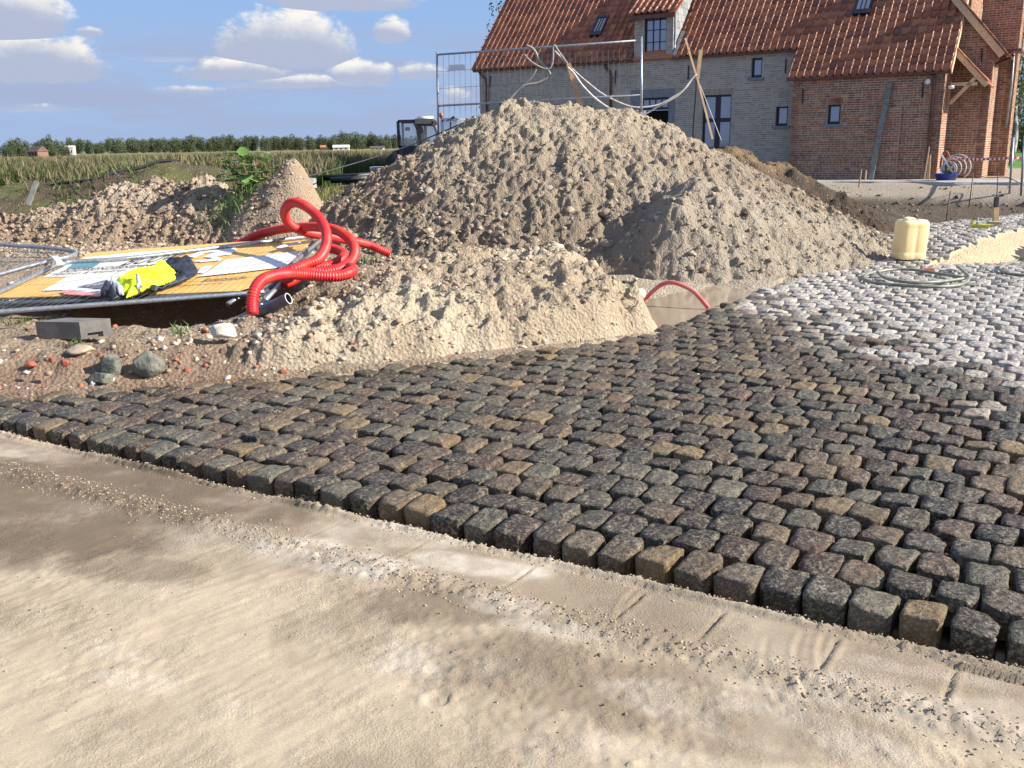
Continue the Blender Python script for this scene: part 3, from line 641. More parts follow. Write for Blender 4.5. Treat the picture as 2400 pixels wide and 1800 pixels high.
# ------------------------------------------------------------------ pavement of setts
m,b,p=new_mat('sett stone');pos=b.n('ShaderNodeNewGeometry').outputs['Position'];r=rndv(b)
c=b.ramp(r,[(0,(.024,.022,.018)),(.13,(.060,.058,.044)),(.24,(.066,.040,.028)),(.36,(.020,.018,.016)),(.47,(.088,.086,.066)),(.58,(.078,.050,.032)),(.68,(.030,.021,.016)),(.79,(.040,.040,.033)),(.89,(.085,.062,.040)),(.985,(.16,.115,.06)),(1,(.022,.021,.020))],'LINEAR')
ng=b.noise(pos,60,6,.7);c=b.mix(b.m('MULTIPLY',b.ss(ng,.46,.60),b.ss(b.noise(pos,11,3),.35,.6,.2,.8)),c,b.mix(b.noise(pos,9,2),(.25,.225,.18),(.15,.15,.125)));c=b.mix(b.m('MULTIPLY',b.ss(b.noise(pos,24,4,.6),.55,.7),.5),c,b.vmul(c,.45))
off=b.vmul(b.comb(r,b.m('MULTIPLY',r,3.),0.),7.);sp=b.voro(pos,170,out='Color');s3=b.n('ShaderNodeSeparateColor');b.put(s3.inputs[0],sp);c=b.mix(b.m('MULTIPLY',b.m('GREATER_THAN',s3.outputs[0],.95),.4),c,(.3,.3,.27))
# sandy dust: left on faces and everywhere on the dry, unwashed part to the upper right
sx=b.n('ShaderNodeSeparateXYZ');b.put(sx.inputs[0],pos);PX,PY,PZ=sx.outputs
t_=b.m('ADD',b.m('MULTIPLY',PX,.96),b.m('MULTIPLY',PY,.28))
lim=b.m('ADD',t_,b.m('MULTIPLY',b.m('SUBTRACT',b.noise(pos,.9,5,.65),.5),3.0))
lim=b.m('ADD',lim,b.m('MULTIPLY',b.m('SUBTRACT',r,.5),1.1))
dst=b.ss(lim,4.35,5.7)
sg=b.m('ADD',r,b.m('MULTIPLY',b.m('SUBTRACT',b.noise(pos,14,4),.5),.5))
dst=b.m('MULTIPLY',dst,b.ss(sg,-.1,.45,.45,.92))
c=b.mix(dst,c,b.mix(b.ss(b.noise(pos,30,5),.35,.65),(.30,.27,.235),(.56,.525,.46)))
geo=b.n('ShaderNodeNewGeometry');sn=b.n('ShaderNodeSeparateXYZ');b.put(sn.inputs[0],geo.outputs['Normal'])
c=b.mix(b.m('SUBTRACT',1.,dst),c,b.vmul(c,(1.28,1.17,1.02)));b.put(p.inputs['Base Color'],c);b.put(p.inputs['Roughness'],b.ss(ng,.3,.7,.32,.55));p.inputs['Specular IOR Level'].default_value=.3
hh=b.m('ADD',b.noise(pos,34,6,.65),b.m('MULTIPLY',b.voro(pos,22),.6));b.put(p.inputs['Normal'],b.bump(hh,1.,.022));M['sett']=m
M['joint']=pmat('joint soil',(.06,.046,.033),(.03,.024,.018),20,.95,0,.5)
def sett_mesh(seed,n,LS=.154,LT=.198,H=.12):
    rs=np.random.RandomState(seed);g=np.linspace(-1,1,n+1);g=np.sign(g)*(1-(1-np.abs(g))**1.9) if n>3 else np.array([-1,-.86,.86,1]);nz_=2 if n>3 else 1
    V=[];Fs=[];key={}
    def vert(i,j,k):
        if (i,j,k) not in key: key[(i,j,k)]=len(V);V.append((g[i],g[j],k/ nz_))
        return key[(i,j,k)]
    for i in range(n):
        for j in range(n):Fs.append((vert(i,j,nz_),vert(i+1,j,nz_),vert(i+1,j+1,nz_),vert(i,j+1,nz_)))
    for k in range(nz_):
        for i in range(n):
            Fs.append((vert(i,0,k),vert(i+1,0,k),vert(i+1,0,k+1),vert(i,0,k+1)))
            Fs.append((vert(i+1,n,k),vert(i,n,k),vert(i,n,k+1),vert(i+1,n,k+1)))
            Fs.append((vert(0,i+1,k),vert(0,i,k),vert(0,i,k+1),vert(0,i+1,k+1)))
            Fs.append((vert(n,i,k),vert(n,i+1,k),vert(n,i+1,k+1),vert(n,i,k+1)))
    V=np.array(V)
    x,y,z=V.T.copy();e=7.5;rr=(np.abs(x)**e+np.abs(y)**e)**(1/e);mx=np.maximum(np.abs(x),np.abs(y));f=np.where(rr>1e-6,mx/np.maximum(rr,1e-6),1)
    tp=1-.07*(1-z)                           # sides lean in slightly towards the foot
    # skewed outline
    skx=rs.uniform(-.06,.06);sky_=rs.uniform(-.06,.06);tw=rs.uniform(-.08,.08)
    X=(x*f*(1+rs.uniform(-.05,.025))+skx*y+tw*x*y)*tp*LS/2;Yv=(y*f*(1+rs.uniform(-.05,.02))+sky_*x)*tp*LT/2
    ed=np.maximum(np.abs(x),np.abs(y));zt=-H*(1-z)
    k=z>.99;crown=rs.uniform(-.001,.004);zt=np.where(k,-crown*(ed**3)-(.006+.004*rs.rand())*(ed>.98),zt);shr=1-.035*(k&(ed>.98));X=X*shr;Yv=Yv*shr
    zt=np.where((z>.4)&(z<.99),-.03-.012*rs.rand(),zt)
    zt=zt+k*(rs.normal(0,.0018,len(V))+.007*fbm(X*17+seed,Yv*17,2,seed)+rs.uniform(-.007,.007)*x+rs.uniform(-.007,.007)*y)
    # a chipped corner now and then
    if rs.rand()<.5:
        cx,cy=rs.choice([-1,1]),rs.choice([-1,1]);q=np.clip((x*cx+y*cy)-1.25,0,1);zt=zt-k*q*.03;X=X-cx*q*.016;Yv=Yv-cy*q*.016
    jit=rs.normal(0,.0028,(len(V),2));V=np.stack([X+jit[:,0],Yv+jit[:,1],zt],-1);return V,np.array(Fs)
NV=28;near_s=[sett_mesh(900+i,7) for i in range(NV)];far_s=[sett_mesh(940+i,3) for i in range(16)]
near_m=[mesh_np('sett',v,f,M['sett'],False,link=False) for v,f in near_s]
items=[]
PS,PT=.164,.213
row=0;t=T0+PT/2
while t<32:
    s=-13+(row%2)*PS/2
    while s<13:
        w=PS*RS.uniform(.94,1.05);sc=s+PS/2+RS.normal(0,.004);s+=PS
        x=sc*E_[0]+t*N_[0];y=sc*E_[1]+t*N_[1]+RS.normal(0,.004)
        if y>30 or x>17 or x<-9:continue
        if y+.08>ybe(x)-.0+.05*RS.rand() :continue
        # keep what can matter from the photograph and a step beside it
        if y<.5 or abs(x)>.72*y+2.2:continue
        a,cx=wedge(np.array([x]),np.array([y]));a=a[0];cx=cx[0]
        if a>.0 and -1.35*min(1,a/3.5)-.05<cx<.03:continue
        items.append((x,y,w,t))
    t+=PT*(1+.0*row);row+=1
items=np.array(items);xx,yy=items[:,0],items[:,1];zz=zpav(xx,yy)+RS.normal(0,.0035,len(xx))
print('setts',len(items))
ang=math.atan2(E_[1],E_[0])
rel=np.stack([xx,yy,zz-CAMH],-1);dep=rel@cF;pxx=1200+F*(rel@cR)/dep;pyy=900-F*(rel@cU)/dep
vis=(pxx>-30)&(pxx<2430)&(pyy<1830)&(pyy>0)&(dep>.5)
order=np.argsort(np.where(vis,dep,dep+1000));nearset=order[:300]
# bed of the pavement
bx=np.arange(-9,18,.3);by=np.arange(-3,27,.3);X,Y=np.meshgrid(bx,by)
Zb=zpav(X,Y)-.085;keep=((Y<ybe(X)-.02)&(tco(X,Y)>T0+.02))
idx=np.arange(X.size).reshape(X.shape);Fq=np.stack([idx[:-1,:-1],idx[:-1,1:],idx[1:,1:],idx[1:,:-1]],-1).reshape(-1,4)[(keep[:-1,:-1]&keep[1:,1:]&keep[:-1,1:]&keep[1:,:-1]).reshape(-1)]
used=np.zeros(X.size,bool);used[Fq.ravel()]=True;rem=np.cumsum(used)-1
pav=mesh_np('pavement',np.stack([X,Y,Zb],-1).reshape(-1,3)[used],rem[Fq],M['joint'],True)
tag(pav,'paved drive of granite setts laid in staggered courses',kind='structure')
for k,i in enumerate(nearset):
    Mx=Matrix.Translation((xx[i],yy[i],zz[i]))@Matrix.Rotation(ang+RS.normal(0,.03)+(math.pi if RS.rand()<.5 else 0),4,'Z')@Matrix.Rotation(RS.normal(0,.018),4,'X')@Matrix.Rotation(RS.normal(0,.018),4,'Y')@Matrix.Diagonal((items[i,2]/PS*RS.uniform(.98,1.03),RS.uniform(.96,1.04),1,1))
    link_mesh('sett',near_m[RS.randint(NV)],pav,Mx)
rest=np.setdiff1d(np.arange(len(xx)),nearset);VV=[];FF=[];RR=[];nb_=0
nearer=rest[np.argsort(dep[rest])]
for grp,src in ((nearer[:700],near_s),(nearer[700:],far_s)):
    for vi in range(len(src)):
        g=grp[vi::len(src)];
        if len(g)==0:continue
        v,f=src[vi];a=ang+RS.normal(0,.035,len(g))+math.pi*(RS.rand(len(g))<.5);ca,sa=np.cos(a)[:,None],np.sin(a)[:,None]
        k=(items[g,2]/PS)[:,None];tx=RS.normal(0,.02,len(g))[:,None];ty=RS.normal(0,.02,len(g))[:,None]
        px=v[None,:,0]*k;py=v[None,:,1]*np.ones_like(k);pz=v[None,:,2]+px*tx+py*ty
        P=np.stack([px*ca-py*sa+xx[g][:,None],px*sa+py*ca+yy[g][:,None],pz+zz[g][:,None]],-1).reshape(-1,3)
        VV.append(P);FF.append((f[None]+(np.arange(len(g))*len(v))[:,None,None]).reshape(-1,4)+nb_);RR.append(np.repeat(RS.rand(len(g)),len(v)));nb_+=len(P)
so_=mesh_np('setts',np.concatenate(VV),np.concatenate(FF),M['sett'],False,parent=pav,attrs={'rnd':np.concatenate(RR)});so_['kind']='stuff'
# exposed bedding sand wedge
na=60;nc=26;A=np.linspace(-.05,5.2,na);V=[];
for i in range(nc):
    c_=i/(nc-1)
    for a in A:
        wd=1.38*min(1,max(0,a)/3.5)+.06;cc=.05-wd*c_
        x=WA[0]+WD[0]*a+WN[0]*cc;y=WA[1]+WD[1]*a+WN[1]*cc;V.append((x,y,cc,a))
V=np.array(V);hi=.17*sst(V[:,3],-.3,2.6);lo=-.16*sst(V[:,3],.1,3.);cfrac=np.repeat(np.linspace(0,1,nc),na)
z=np.where(True,hi+(lo-hi)*sst(cfrac,.03,.97),0)-.035*sst(cfrac,.0,.08)-.02+.02*fbm(V[:,0]*5,V[:,1]*5,4,66)+.012*fbm(V[:,3]*11,V[:,2]*2,3,67)
idx=np.arange(nc*na).reshape(nc,na);Fq=np.stack([idx[:-1,:-1],idx[1:,:-1],idx[1:,1:],idx[:-1,1:]],-1).reshape(-1,4)
o=mesh_np('sand_bank',np.stack([V[:,0],V[:,1],z],-1),Fq,M['soil'],True,attrs={'soil':np.zeros((nc*na,3))+np.array([.62,.47,.29])});tag(o,'sloping bank of bare yellow sand between two levels of setts',kind='structure')
# ------------------------------------------------------------------ puddle
m,b,p=new_mat('muddy water');pos=b.n('ShaderNodeNewGeometry').outputs['Position']
b.put(p.inputs['Base Color'],b.mix(b.noise(pos,1.5,3),(.30,.235,.165),(.38,.3,.21)));p.inputs['Roughness'].default_value=.06;p.inputs['Specular IOR Level'].default_value=.5
b.put(p.inputs['Normal'],b.bump(b.noise(b.vmul(pos,(6,14,1)),1.,3),.12,.01));M['water']=m
xs2=np.linspace(-2.3,2.3,60);ys2=np.linspace(-1.6,1.8,50);X,Y=np.meshgrid(xs2+PUD[0],ys2+PUD[1])
kp=(Y>ybe(X)-.03);idx=np.arange(X.size).reshape(X.shape);Fq=np.stack([idx[:-1,:-1],idx[:-1,1:],idx[1:,1:],idx[1:,:-1]],-1).reshape(-1,4)[kp[:-1,:-1].reshape(-1)]
o=mesh_np('puddle',np.stack([X,Y,np.full(X.shape,-.035)],-1).reshape(-1,3),Fq,M['water'],True);tag(o,'muddy brown puddle between the soil heap and the setts',kind='structure')
# ================================================================== HOUSE
TH=math.radians(47);rup=hw*math.cos(TH)+hz*math.sin(TH);rn=-hw*math.sin(TH)+hz*math.cos(TH)
house=empty('brick_house',HW(0,0,Z0),'long farmhouse with red pantile roof, grey brick left part and red brick right part','house')
BR={'n':0};BRM=None;EAVE_R=3.56;EAVE_G=4.56;WG=.95
def unit_brick(mat,name):
    b=MB();b.box((0,0,0),(1,0,0),(0,1,0),(0,0,1),0.);return b.mesh(name,mat)
class Bricks:
    """courses of real bricks standing a few mm proud of a mortar wall"""
    def __init__(s,mat): s.mat=mat;s.mb=MB();s.list=[]
    def wall(s,o,u,n,L,zf0,zf1,open_=(),bl=.20,bh=.072,jt=.017,proud=.007,skip=None):
        # o origin (z=0), u direction along, n outward normal, rows between zf0(u) and zf1(u)
        z=zf0;r=0
        top=zf1 if callable(zf1) else (lambda a:zf1)
        mx=max(top(0),top(L/2),top(L))
        while z<mx-.02:
            a=-(r%2)*(bl/2+jt/2)-random.random()*.01
            while a<L:
                ln=bl if random.random()<.72 else bl/2
                a0,a1=max(a,0.),min(a+ln,L)
                a+=ln+jt
                if a1-a0<.03:continue
                zc=z+bh/2;
                if min(top(a0),top(a1))<z+bh*.75:continue
                segs=[(a0,a1)]
                for (p,q,z0,z1) in open_:
                    if zc>z0 and zc<z1:
                        ns=[]
                        for (c0,c1) in segs:
                            if c1<=p or c0>=q:ns.append((c0,c1))
                            else:
                                if c0<p-.025:ns.append((c0,p))
                                if c1>q+.025:ns.append((q,c1))
                        segs=ns
                for (c0,c1) in segs:
                    s.list.append((o+u*c0+hz*z+n*(-.004),u*(c1-c0),n*(proud+.004+random.uniform(-.002,.003)),hz*(bh-jt)))
            z+=bh;r+=1
        return s
redB=[];greyB=[]
def add_wall(name,mat,bricks_list,o,u,n,L,z0,top,openings=(),thick=.25,**k):
    """mortar slab with real openings (built from pieces around them), then bricks"""
    b=MB();tops=top if callable(top) else (lambda a:top)
    xs=sorted(set([0.,L]+[v for op in openings for v in op[:2] if 0<v<L]))
    if callable(top):
        xs=sorted(set(xs+list(np.linspace(0,L,9))))
    for a,c in zip(xs[:-1],xs[1:]):
        mid=(a+c)/2;cuts=sorted([(q[2],q[3]) for q in openings if q[0]-1e-6<=mid<=q[1]+1e-6])
        z=z0;
        for (p,q) in cuts+[(None,None)]:
            e0=p if p is not None else None
            ta,tb=(tops(a),tops(c)) if e0 is None else (e0,e0)
            if min(ta,tb)>z+1e-3:
                A=o+u*a+hz*z;Bp=o+u*c+hz*z;T1=o+u*c+hz*tb;T0_=o+u*a+hz*ta;d=-n*thick
                b.add([A,Bp,T1,T0_,A+d,Bp+d,T1+d,T0_+d],[(0,1,2,3),(7,6,5,4),(0,4,5,1),(1,5,6,2),(2,6,7,3),(3,7,4,0)])
            if q is not None:z=q
    w=b.build(name,mat,house);W_=Bricks(None);W_.wall(o,u,n,L,z0+.01,top,openings,**k)
    bricks_list.append((w,W_.list));return w
H0=HP*np.array([1,1,0])
def rect(px0,py0,px1,py1,w=0.,px2=None):
    """rect on the front plane from two opposite photo corners"""
    u1,z1=FP(px0,py0,w);u0,z0=FP(px1,py1,w);return (min(u0,u1),max(u0,u1),min(z0,z1),max(z0,z1))
# openings in the front walls (u0,u1,z0,z1) measured off the photograph
wr=rect(1940,245,1968,291);                          # small window red wall
wg1=rect(1819,249,1845,295,WG);wg2=rect(1761,136,1785,181,WG);wfr=(FP(1712,300,WG)[0],FP(1644,300,WG)[0],Z0+.15,FP(1680,222,WG)[1])
dr=(FP(1568,240,WG)[0],FP(1502,240,WG)[0],Z0,FP(1535,229,WG)[1]);wk=(FP(1388,250,WG)[0],FP(1330,250,WG)[0],Z0+.9,FP(1358,247,WG)[1])
dw=(FP(1562,90,WG)[0],FP(1508,90,WG)[0],FP(1535,131,WG)[1],FP(1540,35,WG)[1])
ULR=FP(1856,260)[0];ULEFT=FP(1124,200,WG)[0]
UD0,UD1=FP(1578,90,WG)[0],FP(1487,90,WG)[0]           # dormer cheeks
ZD=FP(1530,30,WG)[1]
redW=add_wall('red_brick_wall',M['mortar'],redB,H0,hu,-hw,ULR,Z0-.3,EAVE_R,[wr])
# buttress strip
bu=(FP(2106,350)[0],FP(2066,350)[0]);bz=FP(2085,255)[1]
add_wall('brick_buttress',M['mortar'],redB,H0+hu*bu[0]-hw*.16,hu,-hw,bu[1]-bu[0],Z0-.3,bz,thick=.159)

redside=add_wall('red_brick_wall',M['mortar'],redB,H0+hw*WG+hu*ULR,-hw,hu,WG,Z0-.3,lambda a:EAVE_R+(WG-a)*math.tan(TH))
og=H0+hw*WG+hu*ULR
def sh(q): return (q[0]-ULR,q[1]-ULR,q[2],q[3])
greyW=add_wall('grey_brick_wall',M['mortargrey'],greyB,og,hu,-hw,ULEFT-ULR,Z0-.3,EAVE_G,[sh(wg1),sh(wg2),sh(wfr),sh(dr),sh(wk),(dw[0]-ULR,dw[1]-ULR,dw[2],9)],bl=.205)
dormW=add_wall('dormer_wall',M['mortargrey'],greyB,H0+hw*WG+hu*UD0-hw*.003,hu,-hw,UD1-UD0,EAVE_G-.005,ZD,[(dw[0]-UD0,dw[1]-UD0,dw[2],dw[3])],thick=.24)
# gable end, right
DG=1.55;RIDGE_W=4.9
def gtop(a): return EAVE_R+min(a,2*RIDGE_W-a)*math.tan(TH)-.03
add_wall('gable_wall',M['mortar'],redB,H0+hu*0,hw,-hu,9.8,Z0-.3,gtop,thick=.3)
# W2: cross wing wall behind the canopy, top sloping down to the right
def PW(px,py,w): 
    o=H0+hw*w;q=on_plane(px,py,o,hw);return float((q-o)@hu),float(q[2])
w2=DG;ua=-.0;ub=PW(2291,380,w2)[0];za=PW(2256,8,w2);zb=PW(2330,90,w2)
s2=(zb[1]-za[1])/(zb[0]-za[0])
def w2top(a): # a measured to the right from ua
    return za[1]+s2*(-a-za[0])
oW2=H0+hw*w2;LW2=-PW(2312,300,w2)[0]
add_wall('wing_wall',M['mortar'],redB,oW2,-hu,-hw,LW2,Z0-.3,w2top,thick=.25)
add_wall('wing_side_wall',M['mortar'],redB,oW2-hu*LW2,hw,-hu,4.,Z0-.3,w2top(LW2),thick=.25)
# W3: further back with the tall chimney
w3=3.4;o3=H0+hw*w3;uc0=-LW2-.02;uc1=PW(2366,300,w3)[0];zs3=PW(2340,126,w3)[1]
add_wall('chimney_base',M['mortar'],redB,o3-hu*LW2,-hu,-hw,-uc1-LW2,Z0-.3,zs3,thick=1.)
ucl=PW(2299,60,w3)[0]
add_wall('chimney',M['mortar'],redB,o3+hu*ucl-hw*.002,-hu,-hw,ucl-uc1,zs3+.0,zs3+4.6,thick=1.)
add_wall('chimney_side',M['mortar'],redB,o3+hu*uc1,hw,-hu,1.,Z0-.3,zs3+4.6,thick=.25)
# bricks -> 300 nearest as parts, rest joined
red_me=unit_brick(M['redbrick'],'brick')
def flush(lst,mat,nbig):
    allb=[(w,q) for w,l in lst for q in l]
    if nbig:
        cam2=[np.linalg.norm(q[0]-CAM) for w,q in allb]
        # largest in the picture: on the red front wall, above what the heap hides
        sc=[]
        for (w,q),d in zip(allb,cam2):
            rel=q[0]-CAM;de=rel@cF;X_=1200+F*(rel@cR)/de;Y_=900-F*(rel@cU)/de
            ok=w is redW and 1862<X_<2205 and 165<Y_<415 and np.linalg.norm(q[1])>.15
            sc.append(d if ok else 1e6+d)
        order=np.argsort(sc);big=set(order[:nbig])
    else:big=set()
    groups={}
    for i,(w,q) in enumerate(allb):
        if i in big:
            o,a,n_,c_=q;Mx=Matrix([[a[0],n_[0],c_[0],o[0]],[a[1],n_[1],c_[1],o[1]],[a[2],n_[2],c_[2],o[2]],[0,0,0,1]]);link_mesh('brick',red_me,w,Mx)
        else:groups.setdefault(w.name,(w,MB()))[1].box(*q)
    for nm,(w,mb) in groups.items():
        o=mb.build('brickwork',mat,w);o['kind']='stuff'
flush(redB,M['redbrick'],300);flush(greyB,M['greybrick'],0)
# lintels: soldier courses
def soldier(q,w,mat,parent,n):
    b=MB();u0,u1,z=q[0]-.06,q[1]+.06,q[3];st=(u1-u0)/n
    for i in range(n):b.box(H0+hw*(w-.016)+hu*(u0+i*st+.006)+hz*(z+.01),hu*(st-.012),hw*.02,hz*.2)
    b.build('brickwork',mat,parent)['kind']='stuff'
soldier(wr,0,M['redbrick'],redW,7)
for q,n in ((wfr,17),(wk,15)):soldier(q,WG,M['greybrick'],greyW,n)
# ---------------- windows
def window(q,w,cols,rows,parent=None,sill=True,depth=.13,trans=None,name='window'):
    u0,u1,z0,z1=q;f=MB();O=H0+hw*(w+depth)
    t=.07
    def bar(a0,a1,b0,b1,d=.06): f.box(O+hu*a0+hz*b0,hu*(a1-a0),hw*d,hz*(b1-b0))
    bar(u0+.002,u0+t,z0+.002,z1-.002);bar(u1-t,u1-.002,z0+.002,z1-.002);bar(u0+t,u1-t,z0+.002,z0+t*1.3);bar(u0+t,u1-t,z1-t,z1-.002)
    if trans:
        um=(u0+u1)/2;zt=z0+(z1-z0)*trans;bar(um-.09,um+.09,z0+t*1.3,z1-t,.055);bar(u0+t,um-.09,zt-.07,zt+.07,.055);bar(um+.09,u1-t,zt-.07,zt+.07,.055)
        z2=z0+(zt-z0)*.48;bar(u0+t,um-.09,z2-.015,z2+.015,.03);bar(um+.09,u1-t,z2-.015,z2+.015,.03)
    for i in range(1,cols):
        a=u0+t+(u1-u0-2*t)*i/cols;bar(a-.013,a+.013,z0+t*1.3,z1-t,.035)
    for j in range(1,rows):
        a=z0+t+(z1-z0-2*t)*j/rows;bar(u0+t,u1-t,a-.012,a+.012,.03)
    fr=f.build(name,M['frame'],house)
    g=MB();g.box(O+hw*.036+hu*(u0+t)+hz*(z0+t),hu*(u1-u0-2*t),hw*.012,hz*(z1-z0-2*t));g.build('pane',M['pane'],fr)
    r=MB();r.box(O+hw*.07+hu*(u0)+hz*z0,hu*(u1-u0),hw*.04,hz*(z1-z0));r.build('backing',M['dark'],fr)
    if sill:
        s=MB();s.box(H0+hw*(w-.06)+hu*(u0-.09)+hz*(z0-.075),hu*(u1-u0+.18),hw*.2,hz*.07);s.build('sill',M['bluestone'],fr)
    return fr
window(wr,0,1,1);window(wg1,WG,1,1);window(wg2,WG,1,1);window(wfr,WG,1,1,sill=False,trans=.68);window(dw,WG,3,3);window(wk,WG,2,2)
# door with toplight and bluestone surround, dark opening below
zt=FP(1530,258,WG)[1];f=MB();O=H0+hw*(WG-.03)
def sb_(a0,a1,b0,b1,w=-.03,d=.2,mb=None): (mb or f).box(H0+hw*(WG+w)+hu*a0+hz*b0,hu*(a1-a0),hw*d,hz*(b1-b0))
L_=.3;sb_(dr[0]-L_*.75,dr[0],Z0,dr[3]+L_);sb_(dr[1],dr[1]+L_*1.3,Z0,dr[3]+L_);sb_(dr[0],dr[1],dr[3],dr[3]+L_)
door=f.build('doorway',M['bluestone'],house);f=MB()
sb_(dr[0],dr[1],zt,dr[3],.1,.05,f);window((dr[0]+.002,dr[1]-.002,zt,dr[3]-.002),WG,4,1,sill=False,depth=.06,name='toplight')
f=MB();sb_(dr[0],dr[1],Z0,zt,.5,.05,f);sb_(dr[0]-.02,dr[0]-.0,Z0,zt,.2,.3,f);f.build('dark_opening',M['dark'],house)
# ---------------- roofs
TW,TL=.243,.335
def tile_mesh(seed):
    rs=np.random.RandomState(seed);P=[(0,.060),(.05,.080),(.12,.082),(.22,.045),(.34,.008),(.55,-.004),(.80,.0),(.90,.018),(1.02,.058)]
    b=MB();V=[]
    for k,(s,l) in enumerate(((0,.026),(1,0.))):
        for (x,z) in P:V.append((x*TW,s*TL*1.13,z+l+rs.normal(0,.0012)))
    n=len(P);Fs=[(i,i+1,n+i+1,n+i) for i in range(n-1)]
    m_=len(V);V+=[(x*TW,0,z+.026-.016) for (x,z) in P];Fs+=[(m_+i,m_+i+1,i+1,i) for i in range(n-1)]
    V+=[(P[0][0]*TW,TL*1.13,P[0][1]-.016)];Fs+=[(0,n,len(V)-1,m_)]
    b.add(V,Fs,0.);return b
tile_protos=[tile_mesh(i) for i in range(5)];tile_me=[t.mesh('roof_tile',M['tile'],True) for t in tile_protos]
tiles=[]
def tile_field(o,ud,up,nn,L,S,skip=None,parent=None,curve=0.):
    nu=int(round(L/TW));ns=int(S/TL)+1
    for j in range(ns):
        for i in range(nu):
            a=i*L/nu;s=j*TL
            if skip and skip(a+TW/2,s+TL/2):continue
            tiles.append((parent,o+ud*(a+random.gauss(0,.004))+up*(s+random.gauss(0,.006))+nn*.03,ud*(L/nu/TW),up,nn+ud*random.gauss(0,.02)+up*random.gauss(0,.012)))
def roof_board(o,ud,up,nn,L,S): 
    b=MB();b.box(o-nn*.09,ud*L,up*S,nn*.085);return b
SR=(RIDGE_W)/math.cos(TH)+.25
# red lower roof (right) + main roof as one plane; eave overhang
eR=H0+hz*EAVE_R-rup*.12+rn*.05;sG=WG/math.cos(TH)
b=roof_board(eR-hu*.16,hu,rup,rn,ULR+.36,sG+.12)
b.box(eR+rup*sG-hu*.16-rn*.09,hu*(ULEFT+.40),rup*(SR-sG),rn*.085)
roof=b.build('roof',M['tile'],house)
# rear slope so that the roof has a far side
topR=eR+rup*SR;rdn=hw*math.cos(TH)-hz*math.sin(TH);bk=MB();bk.box(topR-hu*.16,hu*(ULEFT+.4),rdn*6.6,-hz*.08);bk.build('rear_roof_slope',M['tile'],house)
sky1=(FP(1408,60,WG-0),)
def on_roof(px,py):
    q=on_plane(px,py,eR+rn*.08,rn);v=q-(eR-hu*.16);return float(v@hu),float(v@rup)
skA=[on_roof(x,y) for x,y in ((1383,86),(1428,39))];skB=[on_roof(x,y) for x,y in ((1998,36),(2056,-30))]
def roofwin(pts,cols,lab):
    (a0,s0),(a1,s1)=pts;u0,u1=min(a0,a1),max(a0,a1);s0,s1=min(s0,s1),max(s0,s1);s1=max(s1,s0+.8)
    O=eR-hu*.16+rn*.03;f=MB()
    def bar(p,q,r_,s_,h=.12):f.box(O+hu*p+rup*r_,hu*(q-p),rup*(s_-r_),rn*h)
    bar(u0,u0+.07,s0,s1);bar(u1-.07,u1,s0,s1);bar(u0+.07,u1-.07,s0,s0+.2);bar(u0+.07,u1-.07,s1-.08,s1)
    for i in range(1,cols):
        a=u0+.07+(u1-u0-.14)*i/cols;bar(a-.015,a+.015,s0+.2,s1-.08,.115)
    fr=f.build('roof_window',M['frame'],house);g=MB();g.box(O+hu*(u0+.07)+rup*(s0+.2)+rn*.06,hu*(u1-u0-.14),rup*(s1-s0-.28),rn*.03);g.build('pane',M['pane'],fr)
    return (u0,u1,s0,s1)
rw=[roofwin(skA,3,''),roofwin(skB,3,'')]
ud0,ud1=UD0+.16,UD1+.16
def skipmain(a,s):
    for (p,q,r_,t_) in rw:
        if p<a<q and r_<s<t_:return True
    if s<sG+.0 and a>ULR+.28:return True
    if ud0-.05<a<ud1+.05 and s<SR and s<sG+2.45:return True
    return False
tile_field(eR-hu*.16,hu,rup,rn,ULEFT+.40,SR,skipmain,roof)
# ridge tiles
rb=MB()
for i in range(int((ULEFT+.4)/.4)):rb.tube([topR-hu*.16+hu*i*.4+rn*.0,topR-hu*.16+hu*(i*.4+.41)],.1,8)
rb.build('ridge_tiles',M['tile'],roof,True)
# gutters/fascia along eaves
g=MB()
def gutter(u0,u1,z,w):
    P0=H0+hw*(w-.14)+hu*u0+hz*(z-.10);g.box(P0,hu*(u1-u0),hw*.13,hz*.09)
gutter(-.16,ULR+.2,EAVE_R,0);gutter(ULR+.21,UD0-.04,EAVE_G-.02,WG);gutter(UD1+.04,ULEFT+.22,EAVE_G-.02,WG)
g.build('gutter',M['zinc'],house)
# verge strip lit on the gable, and left verge
v=MB();v.box(eR-hu*.19-rn*.1,hu*.03,rup*SR,rn*.17);v.build('verge_board',M['woodpale'],house);v=MB();v.box(eR+rup*sG+hu*(ULEFT+.242)-rn*.1,hu*.03,rup*(SR-sG),rn*.16);v.build('verge_board',M['woodpale'],house)
# left gable wall closing
add=MB();
A=H0+hw*WG+hu*(ULEFT-.0);
add.add([A+hz*(Z0-.3),A+hw*8+hz*(Z0-.3),A+hw*8+hz*EAVE_G,A+hw*(RIDGE_W-WG)+hz*(EAVE_R+RIDGE_W*math.tan(TH)-.15),A+hz*EAVE_G],[(0,1,2,3,4)]);add.build('left_gable_wall',M['greybrick'],house)
# ---------------- dormer: slate cheeks and own little roof rising backwards
ck=MB();zc0=EAVE_G-.1
def roofz(w_): return EAVE_R+w_*math.tan(TH)
wtop=(ZD-EAVE_R)/math.tan(TH)
for uu,dirn in ((UD0,-1),(UD1,1)):
    P1=H0+hu*(uu)+hw*(WG+.02)
    off=hu*.001*dirn
    ck.add([P1+off+hz*(roofz(WG)-.02),P1+off+hz*ZD,H0+off+hu*uu+hw*(WG+2.2)+hz*(ZD+2.18*math.tan(math.radians(35))),H0+off+hu*uu+hw*(WG+3.4)+hz*(roofz(WG+3.4))],[(0,1,2,3)])
dck=ck.build('dormer_cheek',M['slate'],house)
